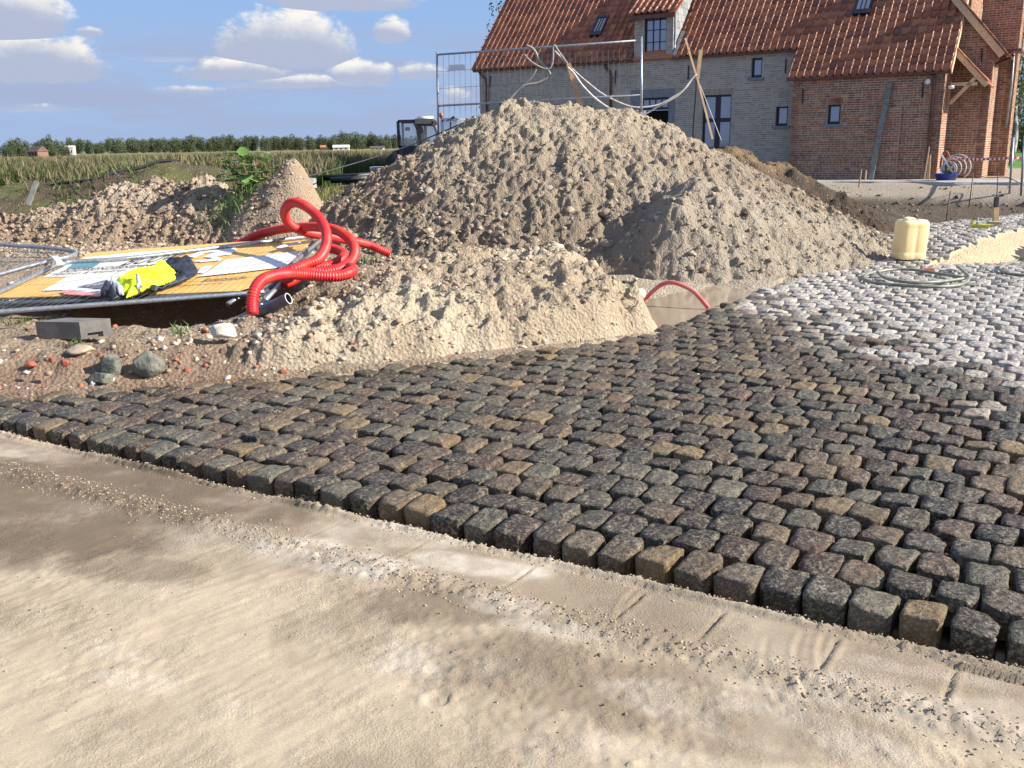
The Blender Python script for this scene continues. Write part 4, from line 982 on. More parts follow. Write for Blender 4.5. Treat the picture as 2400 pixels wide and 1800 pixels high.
# slate joints as thin proud courses on the right cheek
O=H0+hu*(UD0-.003)+hw*WG;slb=MB();slb.box((0,0,0),hw*.26,-hu*.012,hz*.23,0.);slm=slb.mesh('slate',M['slate'])
for j in range(8):
    for i in range(7):
        w0=.03+i*.27+(j%2)*.13;z0=roofz(WG)+.02+j*.24
        if z0+.23>ZD+w0*.7+.05 or z0<roofz(WG+w0+.27)-.0:continue
        link_mesh('slate',slm,dck,Matrix.Translation(O+hw*w0+hz*z0))
T2=math.radians(35);dup=hw*math.cos(T2)+hz*math.sin(T2);dn=-hw*math.sin(T2)+hz*math.cos(T2)
od=H0+hu*(UD0-.12)+hw*(WG-.17)+hz*(ZD-.05);b=MB();b.box(od-dn*.07,hu*(UD1-UD0+.24),dup*3.6,dn*.065);dro=b.build('dormer_roof',M['tile'],house)
tile_field(od,hu,dup,dn,UD1-UD0+.24,3.5,None,dro)
b=MB();b.box(od-hw*.03-hz*.16,hu*(UD1-UD0+.24),hw*.1,hz*.13);b.build('dormer_gutter',M['zinc'],house)
b=MB();b.beam(H0+hu*(UD0-.02)+hw*(WG-.03)+hz*ZD,H0+hu*(UD0-.02)+hw*(WG-.03)+hz*(EAVE_G+.1),.05,.05)
b.tube(spline([H0+hu*(UD0-.07)+hw*(WG-.1)+hz*(ZD-.15),H0+hu*(UD0-.08)+hw*(WG-.05)+hz*(ZD-.35),H0+hu*(UD0-.08)+hw*(WG-.05)+hz*(EAVE_G+.45),H0+hu*(UD0-.1)+hw*(WG-.12)+hz*(EAVE_G+.25)],5),.04,8);b.build('dormer_downpipe',M['lead'],house,True)
# lead strip at the dormer feet
b=MB();b.box(eR+rup*(sG+.0)+hu*(UD0-.2)+rn*.09,hu*.14,rup*1.2,rn*.015);b.build('lead_flashing',M['lead'],house)
# tiles: nearest 300 as parts
tl=[t for t in tiles];dist=[]
for (par,o,a,u_,n_) in tl:
    rel=o-CAM;de=rel@cF;X_=1200+F*(rel@cR)/de;Y_=900-F*(rel@cU)/de
    dist.append(de if (0<=Y_<260 and X_<2300) else 1e5+de)
order=np.argsort(dist);big=set(order[:300]);grp={}
for i,(par,o,a,u_,n_) in enumerate(tl):
    if i in big:
        link_mesh('roof_tile',tile_me[i%5],par,Matrix([[a[0],u_[0],n_[0],o[0]],[a[1],u_[1],n_[1],o[1]],[a[2],u_[2],n_[2],o[2]],[0,0,0,1]]))
    else:
        pm=tile_protos[i%5];V=np.array(pm.v)@np.array([a,u_,n_])+o;grp.setdefault(par.name,(par,MB()))[1].add(V,pm.f)
for k_,(par,mb) in grp.items():
    o=mb.build('roof_tiles',M['tile'],par,True);o['kind']='stuff'
# ---------------- canopy on the gable end
def G3(px,py,w): return on_plane(px,py,H0+hw*w,hw)
cw=.55
c0=G3(2234,105,cw);c1=G3(2318,195,cw);cd=(c1-c0)/np.linalg.norm(c1-c0);cnn=np.cross(cd,hw);cnn=cnn if cnn[2]>0 else -cnn
b=MB();b.box(c0-cnn*.16,cd*np.linalg.norm(c1-c0),hw*.06,cnn*.16);b.build('canopy_barge_board',M['woodpale'],house)
b=MB();b.box(c0+hw*.061-cnn*.05,cd*(np.linalg.norm(c1-c0)+.1),hw*(DG-cw-.08),cnn*.05);cr_=b.build('canopy_roof',M['tile'],house)
b=MB();b.box((0,0,0),cd*.21,hw*(DG-cw),cnn*.03,0.);cm_=b.mesh('roof_tile',M['tile'])
for i in range(8):link_mesh('roof_tile',cm_,cr_,Matrix.Translation(c0+cd*(i*.19)-hw*.04+cnn*.004*(1+i%2)))
b=MB();b.beam(G3(2229,198,cw+.1),G3(2291,196,cw+.1),.1,.1);b.beam(G3(2226,243,cw+.1),G3(2286,182,cw+.1),.1,.1);b.build('canopy_bracket',M['woodpale'],house)
b=MB();b.beam(G3(2227,190,cw+.5),G3(2217,265,cw+.5),.06,.08);b.build('canopy_post',M['woodpale'],house)
# wing barge board + roof edge
d0=G3(2257,6,DG-.2);d1=G3(2356,124,DG-.2);dd=(d1-d0)/np.linalg.norm(d1-d0);dnn=np.cross(dd,hw);dnn=dnn if dnn[2]>0 else -dnn
b=MB();b.box(d0-dd*.5-dnn*.2,dd*(np.linalg.norm(d1-d0)+.5),hw*.05,dnn*.2);b.build('wing_barge_board',M['woodpale'],house)
b=MB();b.box(d0-dd*.5+hw*.052-dnn*.04,dd*(np.linalg.norm(d1-d0)+.6),hw*2.2,dnn*.06)
wr_=b.build('wing_roof',M['tile'],house);b=MB();b.box((0,0,0),dd*.21,hw*.3,dnn*.035,0.);cm_=b.mesh('roof_tile',M['tile'])
for i in range(14):link_mesh('roof_tile',cm_,wr_,Matrix.Translation(d0-dd*.5+dd*i*.2-hw*.05+dnn*(.024+.004*(i%2))))
# shadowed soffit under the wing eave and box gutter
b=MB();b.box(G3(2331,122,DG+.3),-hu*.75,hw*1.2,hz*.07);b.build('wing_gutter',M['zinc'],house)
# ---------------- downpipes, anchors, lamp, cables
def pipe_(name,P,r,mat,w): 
    b=MB();b.tube([G3(x,y,w) for x,y in P],r,10);return b.build(name,mat,house,True)
pipe_('downpipe',[(2189,172),(2189,190),(2186,230),(2170,420)],.045,M['zinc'],-.07)
pipe_('downpipe',[(1417,150),(1420,160),(1429,168),(1431,178),(1431,300)],.045,M['zinc'],WG-.08)
pipe_('downpipe',[(1121,165),(1126,175),(1137,184),(1140,200),(1142,290)],.045,M['zinc'],WG-.08)
pipe_('downpipe',[(2376,128),(2372,136),(2334,150),(2328,160),(2317,270),(2300,400)],.05,M['zinc'],DG+.6)
pipe_('downpipe',[(2376,118),(2370,200),(2357,300)],.045,M['lead'],w3-.1)
def anchor(px,y0,y1,w):
    b=MB();p,q=G3(px+(y1-y0)*.0,y0,w-.03),G3(px-1.5,y1,w-.03);b.beam(p,q,.035,.03,up=tuple(hw));b.build('wall_anchor',M['anchor'],house)
for a in ((1882,208,242,0),(2163,192,229,0),(2302,113,146,DG),(1842,138,172,WG),(1614,153,187,WG),(1443,165,196,WG),(1149,178,205,WG)):anchor(*a)
b=MB();p=G3(2176,190,-.1);b.tube([p,p-hw*.12-hz*.02,p-hw*.2-hz*.04],.07,12,rr=[.05,.075,.07]);b.build('security_camera',M['white'],house,True)
b=MB();p=G3(2219,205,.1);b.tube([p-hu*.05,p-hu*.2],.05,10);b.build('wall_lamp',M['white'],house,True)
reparent(house)
# ================================================================== things at the house
slab=MB()
for i in range(1):pass
# low kerb/apron in pale sandy concrete
xs3=np.linspace(-7,7.5,90);ws3=np.array([-2.0,-1.98,-1.6,-.9,-.3,0.0])
V=[];
for w_ in ws3:
    for u_ in xs3:
        p=HW(u_,w_+(.12*math.sin(u_*1.3)+.08*math.sin(u_*3.1) if w_<-.5 else (-.02 if w_==0 else 0)),Z0+(.0 if w_>-1.99 else -.25)+.008*math.sin(u_*5+w_*3));V.append(p)
n_=len(xs3);Fq=[(i*n_+j,i*n_+j+1,(i+1)*n_+j+1,(i+1)*n_+j) for i in range(len(ws3)-1) for j in range(n_-1)]
o=mesh_np('concrete_apron',V,Fq,M['concrete'],True);tag(o,'narrow concrete apron along the foot of the red brick wall',kind='structure')
def leaning(name,P,Q,w,h,mat,label,cat,grp=None):
    b=MB();b.beam(P,Q,w,h,up=tuple(hw));o=b.build(name,mat);return tag(o,label,cat,grp)
leaning('plank',G3(2040,420,-.75),G3(2086,194,-.04),.16,.045,M['woodgrey'],'grey-green plank leaning against the red brick wall by the buttress','plank')
leaning('stick',G3(2166,420,-.5),G3(2178,344,-.12),.035,.03,M['woodpale'],'longest pale batten leaning at the right corner of the red wall','batten')
leaning('stick',G3(2172,420,-.42),G3(2178,366,-.14),.04,.03,M['wood'],'shorter batten between the long pale batten and the wall corner','batten')
leaning('stick',G3(2177,421,-.4),G3(2181,362,-.12),.035,.03,M['woodpale'],'short batten nearest the wall corner, right of the other two','batten')
leaning('stake',at(2013,440,.15),at(2013,440,.15)+np.array([.03,0,.55]),.04,.04,M['wood'],'short brown stake in the soil before the apron, below the plank','stake')
leaning('stake',G3(2028,424,-1.2),G3(2028,424,-1.2)+np.array([0,0,.33]),.035,.035,M['woodpale'],'short pale stake standing on the apron left of the plank','stake')
# blue tub, hose reel
p=G3(2217,422,-.7);b=MB()
def ring(b,c,r0,r1,h,seg=20):
    V=[];
    for (r_,z_) in ((r0*.0,0),(r0,0),(r1,h),(r1*1.04,h),(r1*1.04,h-.03),(r1*.96,h),(r0*.95,.03)):
        for k in range(seg):a=2*math.pi*k/seg;V.append(c+np.array([math.cos(a)*r_,math.sin(a)*r_,z_]))
    Fs=[(i*seg+k,i*seg+(k+1)%seg,(i+1)*seg+(k+1)%seg,(i+1)*seg+k) for i in (0,1,2,4,5) for k in range(seg)];b.add(V,Fs)
M['blue']=pmat('blue plastic',(.06,.10,.36),(.05,.08,.3),6,.5)
ring(b,p,.27,.35,.2);o=b.build('tub',M['blue'],None,True);tag(o,'round blue plastic tub at the corner of the red brick wall','tub')
rc=G3(2224,396,-.75)
reel=empty('hose_reel',rc-np.array([0,0,.4]),'hose reel with white frame and loose pale hose loops above the blue tub','hose reel')
b=MB();b.beam(G3(2206,363,-.8),G3(2233,404,-.8),.05,.04);b.build('handle',M['white'],reel)
b=MB();b.tube([rc-hw*.06,rc+hw*.06],.17,20);b.build('drum',M['woodgrey'],reel,True)
b=MB();b.tube([rc-hw*.1,rc+hw*.0],.055,12);M['yellow']=pmat('yellow paint',(.72,.55,.03),(.6,.45,.03),7,.5);b.build('hub',M['yellow'],reel,True)
b=MB()
for k in range(4):
    r_=.22+.05*k;P=[rc+hu*(-.08*k-math.cos(a)*r_)+hz*(math.sin(a)*r_+.02*k)-hw*(.02*k+.05) for a in np.linspace(-.6 if k<3 else -1.0,3.5,22)];b.tube(P,.016,6)
b.build('hose',M['hosew'],reel,True)
b=MB();P=[G3(x,y,-.62) for x,y in ((2204,395),(2205,382),(2208,368),(2212,358),(2219,356),(2224,366),(2227,384),(2230,398))];b.tube(spline(P,4),.03,7);P=[G3(x,y,-.6) for x,y in ((2212,356),(2220,362),(2226,372),(2218,378),(2211,368))];b.tube(spline(P,4),.035,7)
b.build('bracket',M['redrock'],reel,True);reparent(reel)
# rods, posts and tape at the right
def rod(px0,py0,px1,py1,Y,r,mat,name,label,cat,grp=None,z=None):
    p=at(px1,py1,z) if z is not None else atY(px1,py1,Y);q=atY(px0,py0,p[1]);b=MB();b.tube([p-np.array([0,0,.12]),q],r,8);o=b.build(name,mat,None,True);return tag(o,label,cat,grp)
M['rust']=pmat('rusty steel',(.16,.09,.055),(.1,.06,.04),30,.7,.3)
rod(2228,447,2214,536,0,.011,M['rust'],'steel_rod','thin leaning rod planted behind the yellow jerrycan','steel rod',z=-.02)
rod(2281,407,2272,474,0,.012,M['rust'],'steel_rod','thin dark rod planted before the sandy bank, left of the wooden handle','steel rod',z=-.05)
rod(2340,400,2336,468,0,.012,M['black'],'steel_rod','thin dark rod rising above the black and wooden tool handle','steel rod',z=-.05)
rod(2375,322,2367,446,0,.03,M['galv'],'fence_post','pale galvanised post left of the two at the far right','fence post',z=.12)
rod(2401,318,2394,448,0,.03,M['galv'],'fence_post','pale galvanised post at the right edge of the view','fence post',z=.12)
rod(2347,372,2342,402,0,.014,M['black'],'steel_rod','short dark rod carrying the red and white tape near the chimney base','steel rod',z=.3)
pA=G3(2224,371,-.3);pB=at(2367,446,.12)+np.array([0,0,1.0]);pC=at(2400,448,.12)+np.array([.5,0,1.0])
pB=atY(2371,373,pB[1]);pC=atY(2420,374,pB[1])
m,b,p=new_mat('barrier tape');uvn=b.n('ShaderNodeAttribute',attribute_name='rnd').outputs['Fac']
b.put(p.inputs['Base Color'],b.mix(b.m('GREATER_THAN',uvn,.5),(.8,.78,.75),(.65,.05,.03)));M['tape']=m
tb=MB();P=[pA+(pB-pA)*t+np.array([0,0,-.05*math.sin(math.pi*t)]) for t in np.linspace(0,1,31)]+[pB+(pC-pB)*t for t in np.linspace(.1,1,8)]
for i in range(len(P)-1):tb.quad(P[i],P[i+1],P[i+1]+np.array([0,0,.07]),P[i]+np.array([0,0,.07]),r=float(i%2))
tag(tb.build('barrier_tape',M['tape']),'red and white barrier tape strung from the house corner to the posts','barrier tape')
cb=MB();cb.tube(spline([atY(2281,412,27),atY(2320,416,27),atY(2360,416,26.5),atY(2395,432,26)],8),.012,6);tag(cb.build('cable',M['black'],None,True),'thin black cable slung from rod to post along the sandy bank','cable')
# tool: handle with black sleeve, yellow levels on the setts
p=at(2333,522,.17);tool=empty('sledge_hammer',p,'upright tool with pale wooden lower handle and black upper shaft on the far setts','tool')
b=MB();b.beam(p,atY(2334,486,p[1]),.085,.06,up=(0,1,0));b.build('handle',M['wood'],tool);b=MB();b.beam(atY(2334,485.5,p[1]),atY(2336,461,p[1]),.06,.05,up=(0,1,0));b.build('shaft',M['black'],tool);reparent(tool)
M['ylev']=pmat('yellow tool paint',(.62,.55,.05),(.5,.43,.04),9,.5)
p=at(2300,530,.17);lv=empty('spirit_level',p,'yellow spirit levels lying with a grey bar on the far setts','spirit level')
b=MB();a0,a1=at(2276,530,.19),at(2318,531,.19);b.beam(a0,a1,.07,.06);b.build('body',M['ylev'],lv);b=MB();a0,a1=at(2278,524,.2),at(2343,522,.2);b.beam(a0,a1,.07,.05);b.build('straightedge',M['ylev'],lv)
b=MB();b.beam(at(2290,523,.24),at(2311,522,.24),.05,.03);b.tube([at(2291,523,.2),at(2291,519,.2)+np.array([0,0,.05])],.02,8);b.build('bar',M['galv'],lv);b=MB();b.beam(at(2312,522,.24),at(2345,524,.2),.05,.04);b.build('grip',M['black'],lv);reparent(lv)
# ================================================================== jerrycan
jb=at(2139,612,float(zpav(np.array([5.3]),np.array([12.3]))[0]));JX=jb[0];JY=jb[1];jz=float(zpav(np.array([JX]),np.array([JY+.15]))[0])+.005
jer=empty('jerrycan',(JX,JY+.16,jz),'big empty pale yellow plastic jerrycan standing on the dusty setts','jerrycan')
pxm=F/ (np.array([JX,JY,jz])-CAM)@np.array([0,0,0]) if False else None
sc=(jb-CAM)@cF/F;JW,JD,JH=70*sc,52*sc,92*sc
def superring(z,w,d,e,grv,seg=56,ph=0):
    o=[]
    for k in range(seg):
        a=2*math.pi*k/seg;c_,s_=math.cos(a),math.sin(a);r=(abs(c_)**e+abs(s_)**e)**(-1/e);x=c_*r;y=s_*r
        g=1-grv*(math.exp(-((x-.02)/.10)**2)*(y<0)+.6*math.exp(-((y)/.13)**2))
        o.append((x*w/2*(1-0*grv),y*d/2*g,z))
    return o
lev=[(0,.90,.88,4,.0),(.012,.96,.95,4.5,.02),(.03,.985,.98,5,.05),(.10,1.,1.,5.5,.05),(.16,.985,.985,5.5,.06),(.18,.955,.955,5.5,.07),(.20,.975,.97,5.5,.07),(.5,.985,.98,5.5,.075),(.78,.975,.97,5.5,.06),(.82,.965,.96,5.5,.05),(.85,.99,.985,5,.03),(.92,.985,.98,4.6,.02),(.965,.93,.93,4,.0),(.985,.84,.84,3.6,0),(.99,.5,.5,3,0)]
b=MB();V=[];seg=56
for (z,w,d,e,g_) in lev:V+=superring(z*JH,w*JW,d*JD,e,g_)
Fs=[(i*seg+k,i*seg+(k+1)%seg,(i+1)*seg+(k+1)%seg,(i+1)*seg+k) for i in range(len(lev)-1) for k in range(seg)]+[tuple(range(seg))[::-1],tuple((len(lev)-1)*seg+k for k in range(seg))]
b.add(V,Fs)
m,bb,p=new_mat('jerrycan plastic');pos=bb.n('ShaderNodeNewGeometry').outputs['Position']
bb.put(p.inputs['Base Color'],bb.mix(bb.ss(bb.noise(pos,7,5,.7,1.2),.58,.72),(.84,.68,.36),(.68,.50,.24)));p.inputs['Roughness'].default_value=.42
p.inputs['Subsurface Weight'].default_value=.6;p.inputs['Subsurface Radius'].default_value=(.3,.2,.08);p.inputs['Subsurface Scale'].default_value=.5;M['jerry']=m
b.build('body',m,jer,True)
b=MB();zt_=JH*.97
hp=[(-.32*JW,0,zt_-.02),(-.30*JW,0,zt_+.02),(-.2*JW,0,zt_+.03),(0,0,zt_+.022),(.1*JW,0,zt_+.0)];
b.tube(spline(hp,5),.02,8);b.box((.05*JW,-.28*JD,zt_-.02),(.36*JW,0,0),(0,.56*JD,0),(0,0,.035));b.build('handle',m,jer,True)
b=MB();b.tube([(-.28*JW,-.2*JD,zt_-.02),(-.28*JW,-.2*JD,zt_+.035)],.035,14);b.build('cap',m,jer,True)
jer.rotation_euler=(math.radians(1.5),math.radians(2.),math.radians(9))
# ================================================================== hoses on the setts
def zp(x,y): return float(zpav(np.array([x]),np.array([y]))[0])
def hose(name,P,r,mat,label,dz=.0,n=10,cat='hose'):
    Q=[]
    for q in P:
        x,y=q[:2];w=at(x,y,0);
        for _ in range(4):w=at(x,y,zp(w[0],w[1])+(q[2] if len(q)>2 else dz))
        Q.append(w)
    b=MB();b.tube(spline(Q,n),r,8);return tag(b.build(name,mat,None,True),label,cat)
hose('garden_hose',[(2243,624,.05),(2252,631,.06),(2268,645,.05),(2271,652,.03),(2262,663,.02),(2232,670,.02),(2180,672,.02),(2110,668,.02),(2050,663,.02),(2026,653,.02),(2033,642,.03),(2060,636,.03),(2100,631,.04),(2140,632,.04),(2175,637,.03),(2240,648,.03),(2262,652,.02),(2235,656,.02),(2190,661,.03),(2140,662,.03),(2095,657,.03),(2070,649,.03),(2057,637,.06)],.018,M['hosegreen'],'coil of grey-green garden hose on the pale setts below the jerrycan',.02,6)
hose('garden_hose',[(2410,602,.02),(2385,610,.02),(2360,618,.02),(2344,627,.02),(2346,634,.02),(2362,641,.02),(2400,645,.02),(2440,646,.02)],.018,M['hosegreen'],'partly seen loop of garden hose at the right edge, on the setts',.02,6)
b=MB();a0=at(2158,633,.03);b.beam(a0,a0+np.array([.16,.01,0]),.05,.04);tag(b.build('brick_fragment',M['redrock']),'orange-brown brick piece lying inside the hose coil','brick fragment')
# red thin duct arching out of the puddle
P=[(1512,706,9.62),(1516,698,9.62),(1531,682,9.58),(1551,667,9.55),(1574,662,9.5),(1597,668,9.45),(1624,682,9.38),(1644,702,9.3),(1661,722,9.25)]
def corr(P,r,pitch,seg=10,amp=.12):
    P=spline([atY(*q) for q in P],24);L=[0]
    for a,c in zip(P[:-1],P[1:]):L.append(L[-1]+np.linalg.norm(c-a))
    L=np.array(L);A=np.array(P);n=int(L[-1]/pitch*4);s=np.linspace(0,L[-1],n);Q=np.stack([np.interp(s,L,A[:,i]) for i in range(3)],-1)
    rr=[r*(1-amp*(0.5-.5*math.cos(2*math.pi*x/pitch))) for x in s];return Q,rr
Q,rr=corr(P,.024,.018);b=MB();b.tube(Q,.02,10,rr=rr)
M['redpipe2']=pmat('dusty red duct',(.62,.10,.09),(.55,.2,.17),9,.5)
tag(b.build('red_hose',M['redpipe2'],None,True),'thin red ribbed hose arching out of the muddy puddle','hose')
# big red corrugated duct
duct=empty('corrugated_duct',at(700,700,.1),'tangled coil of thick red corrugated duct beside the fallen fence','duct')
def c6(l): return [(500+a/3.017,400+b_/3.017,Y_) for a,b_,Y_ in l]
runs=[c6([(278,1010,7.55),(274,930,7.6),(290,850,7.65),(342,778,7.75),(430,742,7.9),(540,730,8.05),(660,738,8.15),(780,748,8.2),(880,745,8.25),(955,725,8.35),(985,700,8.6),(950,685,8.9),(860,700,9.0),(760,708,9.0),(640,730,9.0),(560,780,8.9),(500,800,8.8)]),
      c6([(1250,590,11.3),(1180,560,11.3),(1100,525,11.3),(1000,500,11.1),(880,480,10.8),(760,455,10.5),(660,438,10.3),(570,400,10.2),(518,350,10.1),(505,290,10.0),(530,240,9.9),(585,225,9.8),(650,250,9.7),(720,305,9.6),(775,375,9.4),(802,460,9.2),(790,550,9.0),(740,625,8.8),(650,665,8.7),(560,700,8.6),(470,730,8.6)]),
      c6([(120,540,10.9),(220,500,10.9),(330,450,10.8),(470,415,10.6),(620,400,10.3),(760,400,10.0),(880,425,9.7),(965,485,9.5),(1000,560,9.3),(975,640,9.1),(900,690,8.8),(800,715,8.7),(680,720,8.65),(560,725,8.6)]),
      c6([(800,545,10.0),(870,560,9.9),(920,590,9.7),(900,630,9.5),(830,665,9.3),(730,685,9.2),(600,710,9.0)])]
for k,P in enumerate(runs):
    Q,rr=corr(P,.052,.024,14,.16);b=MB();b.tube(Q,.06,14,rr=rr);b.build('duct_loop',M['redpipe'],duct,True)
reparent(duct)
# grey pvc pipe with its open end
Zp=.30;a0=at(540,762,.14);a1=atY(676,700,7.75);ax=(a1-a0)/np.linalg.norm(a1-a0)
a1=a1;gp=empty('grey_pipe',a0,'dark grey plastic pipe sticking out of the soil below the red duct, open end up','pipe')
b=MB();b.tube([a0-ax*.3,a1],.048,20,caps=False);b.tube([a1,a1-ax*.6],.043,20,caps=False);b.build('tube',M['greypipe'],gp,True)
b=MB();x_=np.cross(ax,[0,0,1.]);x_/=np.linalg.norm(x_);y_=np.cross(ax,x_);V=[];
for r_ in (.0485,.0425):
    for o_ in (0,.004):
        V+=[a1+ax*o_+(x_*math.cos(2*math.pi*k/24)+y_*math.sin(2*math.pi*k/24))*r_ for k in range(24)]
Fs=[]
for k in range(24):
    j=(k+1)%24;Fs+=[(k,j,24+j,24+k),(24+k,24+j,72+j,72+k),(72+k,72+j,48+j,48+k)]
b.add(V,Fs);b.build('rim',M['paleedge'],gp,True);reparent(gp)
# ================================================================== fallen fence panels and banner
pFR=at(752,556,.62);pFL=at(149,617,.52);pNR=at(622,690,.36);pNL=at(-155,742,.36)
fo=pNR;fn=np.cross(pFR-pNR,pNL-pNR);fn/=np.linalg.norm(fn);fn=fn if fn[2]>0 else -fn
def FPt(px,py,h=0.): return on_plane(px,py,fo+fn*h,fn)
fence=empty('mesh_fence',pNR,'fallen galvanised mesh fence panel lying over the orange site boards','fence panel')
b=MB();cor=[FPt(-155,742),FPt(560,689),FPt(600,680),FPt(640,655),FPt(737,575),FPt(752,560),FPt(742,553),FPt(700,557),FPt(508,580),FPt(300,605),FPt(170,613),FPt(149,618),FPt(120,627),FPt(0,684),FPt(-155,742)]
fr_=MB();fr_.tube(spline(cor[:-1],6)+[cor[-1]],.021,10);fr_.build('tube_frame',M['galv'],fence,True)
wb=MB();A0,A1,B0,B1=FPt(-155,740,.02),FPt(610,683,.02),FPt(152,617,.02),FPt(748,557,.02)
for i in range(1,38):
    t=i/38;p=A0+(A1-A0)*t;q=B0+(B1-B0)*t;mid=[p+(q-p)*s_+fn*(.012*math.sin(s_*9+i)-.0) for s_ in (0,.12,.5,.88,1)];wb.tube(mid,.0013,4)
for j in range(1,4):
    s_=j/4;wb.tube([A0+(B0-A0)*s_+((A1+(B1-A1)*s_)-(A0+(B0-A0)*s_))*t+fn*.012*math.sin(t*20+j) for t in np.linspace(0,1,14)],.0014,4)
wb.build('wire_mesh',M['wire'],fence);reparent(fence)
f2=empty('mesh_fence',pNR+np.array([0,0,-.1]),'second fence panel lying just beneath the one that pins the orange boards','fence panel')
b=MB();b.tube(spline([FPt(-60,713,-.06),FPt(250,703,-.06),FPt(500,690,-.06),FPt(598,694,-.08),FPt(640,668,-.08),FPt(700,612,-.08),FPt(745,570,-.08)],6),.021,10);b.build('tube_frame',M['galvdark'],f2,True)
b=MB();b.tube([FPt(534,712,-.12),FPt(575,690,-.10),FPt(640,640,-.1)],.021,10);b.tube([FPt(610,716,-.1),FPt(655,668,-.08),FPt(700,630,-.08)],.024,10);b.build('post_stub',M['galv'],f2,True);reparent(f2)
f3=empty('mesh_fence',at(100,640,.5),'rounded corner of another fallen fence panel at the left edge','fence panel')
b=MB();b.tube(spline([FPt(-120,560,.05),FPt(0,573,.05),FPt(100,580,.05),FPt(160,587,.05),FPt(177,592,.05),FPt(165,600,.05),FPt(100,616,.05),FPt(0,643,.05),FPt(-140,690,.05)],6),.021,10);b.build('tube_frame',M['galv'],f3,True)
wb=MB()
for i in range(26):
    x0=-100+i*10.5;x1=x0-90;wb.tube([FPt(x0,571+(x0+100)*.06,.06),FPt(x1,571+(x0+100)*.06+(40 if i<99 else 0),.06)],.0028,4)
for j in range(3):wb.tube([FPt(-120,585+j*14,.06),FPt(150-j*40,594+j*10,.06)],.0028,4)
wb.build('wire_mesh',M['galvdark'],f3);b=MB();b.beam(FPt(128,603,.09),FPt(140,617,.09),.05,.03);b.build('coupler',M['white'],f3);reparent(f3)
# boards under the mesh
M['orange']=pmat('orange board',(.72,.42,.12),(.66,.38,.10),4,.5);M['bwhite']=pmat('white board',(.72,.73,.76),(.66,.67,.7),6,.45);M['btext']=pmat('dark print',(.03,.03,.04),None,rough=.5)
M['teal']=pmat('teal print',(.10,.26,.32),(.08,.2,.26),9,.5);M['cream']=pmat('cream board',(.68,.66,.60),(.6,.58,.52),6,.5);M['dkgrey']=pmat('grey violet print',(.12,.11,.15),None,rough=.5);M['pink']=pmat('pink print',(.65,.2,.2),(.7,.35,.33),9,.5)
bo=empty('site_board',FPt(350,650,-.03),'orange and white printed site boards lying under the fallen fence','site board')
def sheet(name,poly,h,mat,th=.006,parent=None,wav=.0):
    V=[FPt(x,y,h) for x,y in poly];n=len(V);b=MB();b.add(V+[v-fn*th for v in V],[tuple(range(n)),tuple(range(2*n-1,n-1,-1))]+[(i,i+n,(i+1)%n+n,(i+1)%n) for i in range(n)])
    me=b.mesh(name,mat);
    o=link_mesh(name,me,parent or bo);return o
main=sheet('orange_board',[(-40,697),(20,697),(140,693),(330,690),(560,681),(588,672),(640,640),(733,563),(700,560),(560,567),(330,583),(212,593),(120,640)],-.03,M['orange'])
def pr(poly,mat,h,name='print'): return sheet(name,poly,h,mat,.002,bo)
pr([(98,650),(170,615),(200,603),(330,590),(432,584),(395,605),(378,622),(330,640),(180,648)],M['cream'],-.024,'cream_panel')
pr([(156,630),(217,627),(236,615),(222,611),(170,619)],M['teal'],-.018)
pr([(99,681),(156,650),(270,643),(330,638),(300,655),(262,663),(238,676)],M['bwhite'],-.018,'white_panel')
pr([(181,672),(245,657),(268,659),(238,677)],M['dkgrey'],-.012)
pr([(143,682),(160,679),(240,690),(232,695),(150,689)],M['pink'],-.010);pr([(165,679),(184,675),(240,679),(262,684),(245,690)],M['bwhite'],-.012,'white_panel')
pr([(462,648),(495,632),(528,609),(600,600),(706,587),(692,603),(668,625),(560,638)],M['bwhite'],-.012,'white_panel')
# ribbon-like white logo
pr([(440,600),(466,590),(552,580),(556,585),(540,596),(505,600),(520,603),(517,610),(470,614),(452,612),(500,606),(478,602),(505,590),(480,592),(455,604)],M['bwhite'],-.017)
pr([(462,640),(470,627),(498,620),(492,630),(476,640)],M['bwhite'],-.017)
pr([(646,580),(660,574),(706,566),(700,572),(655,581)],M['bwhite'],.03,'loose_paper')
def text(s,p0,p1,hgt,h,mat,shear=0.):
    """lettering lying flat on the board from photo point p0 to p1"""
    cu=bpy.data.curves.new('lettering','FONT');cu.body=s;cu.size=1;cu.extrude=0.0;o=bpy.data.objects.new('tmp',cu);COL.objects.link(o)
    bpy.context.view_layer.update();me=bpy.data.meshes.new_from_object(o.evaluated_get(bpy.context.evaluated_depsgraph_get()));bpy.data.objects.remove(o)
    co=np.array([v.co[:] for v in me.vertices]);w=co[:,0].max()-co[:,0].min();A=FPt(*p0,h);Bp=FPt(*p1,h);ax_=(Bp-A);L=np.linalg.norm(ax_);ax_/=L
    upv=(B0-A0)/np.linalg.norm(B0-A0);hg=hgt;V=A+np.outer((co[:,0]-co[:,0].min())/w*L,ax_)+np.outer(co[:,1]*hg,upv)
    for v,c_ in zip(me.vertices,V):v.co=c_
    me.materials.clear();me.materials.append(mat);return link_mesh('lettering',me,bo)
text('BOUW',(282,622),(405,609),.50,-.019,M['btext']);text('BOUWONDERNEMING',(140,638),(362,624),.16,-.019,M['btext']);text('bouwen & renoveren',(122,645),(290,635),.13,-.019,M['dkgrey'])
text('Bladenbussche',(470,661),(572,653),.20,-.026,M['btext']);text('www.bladenbussche.be',(395,673),(520,664),.09,-.026,M['dkgrey']);text('SLIM WONEN',(200,671),(236,667),.14,-.009,M['bwhite'])
reparent(bo)
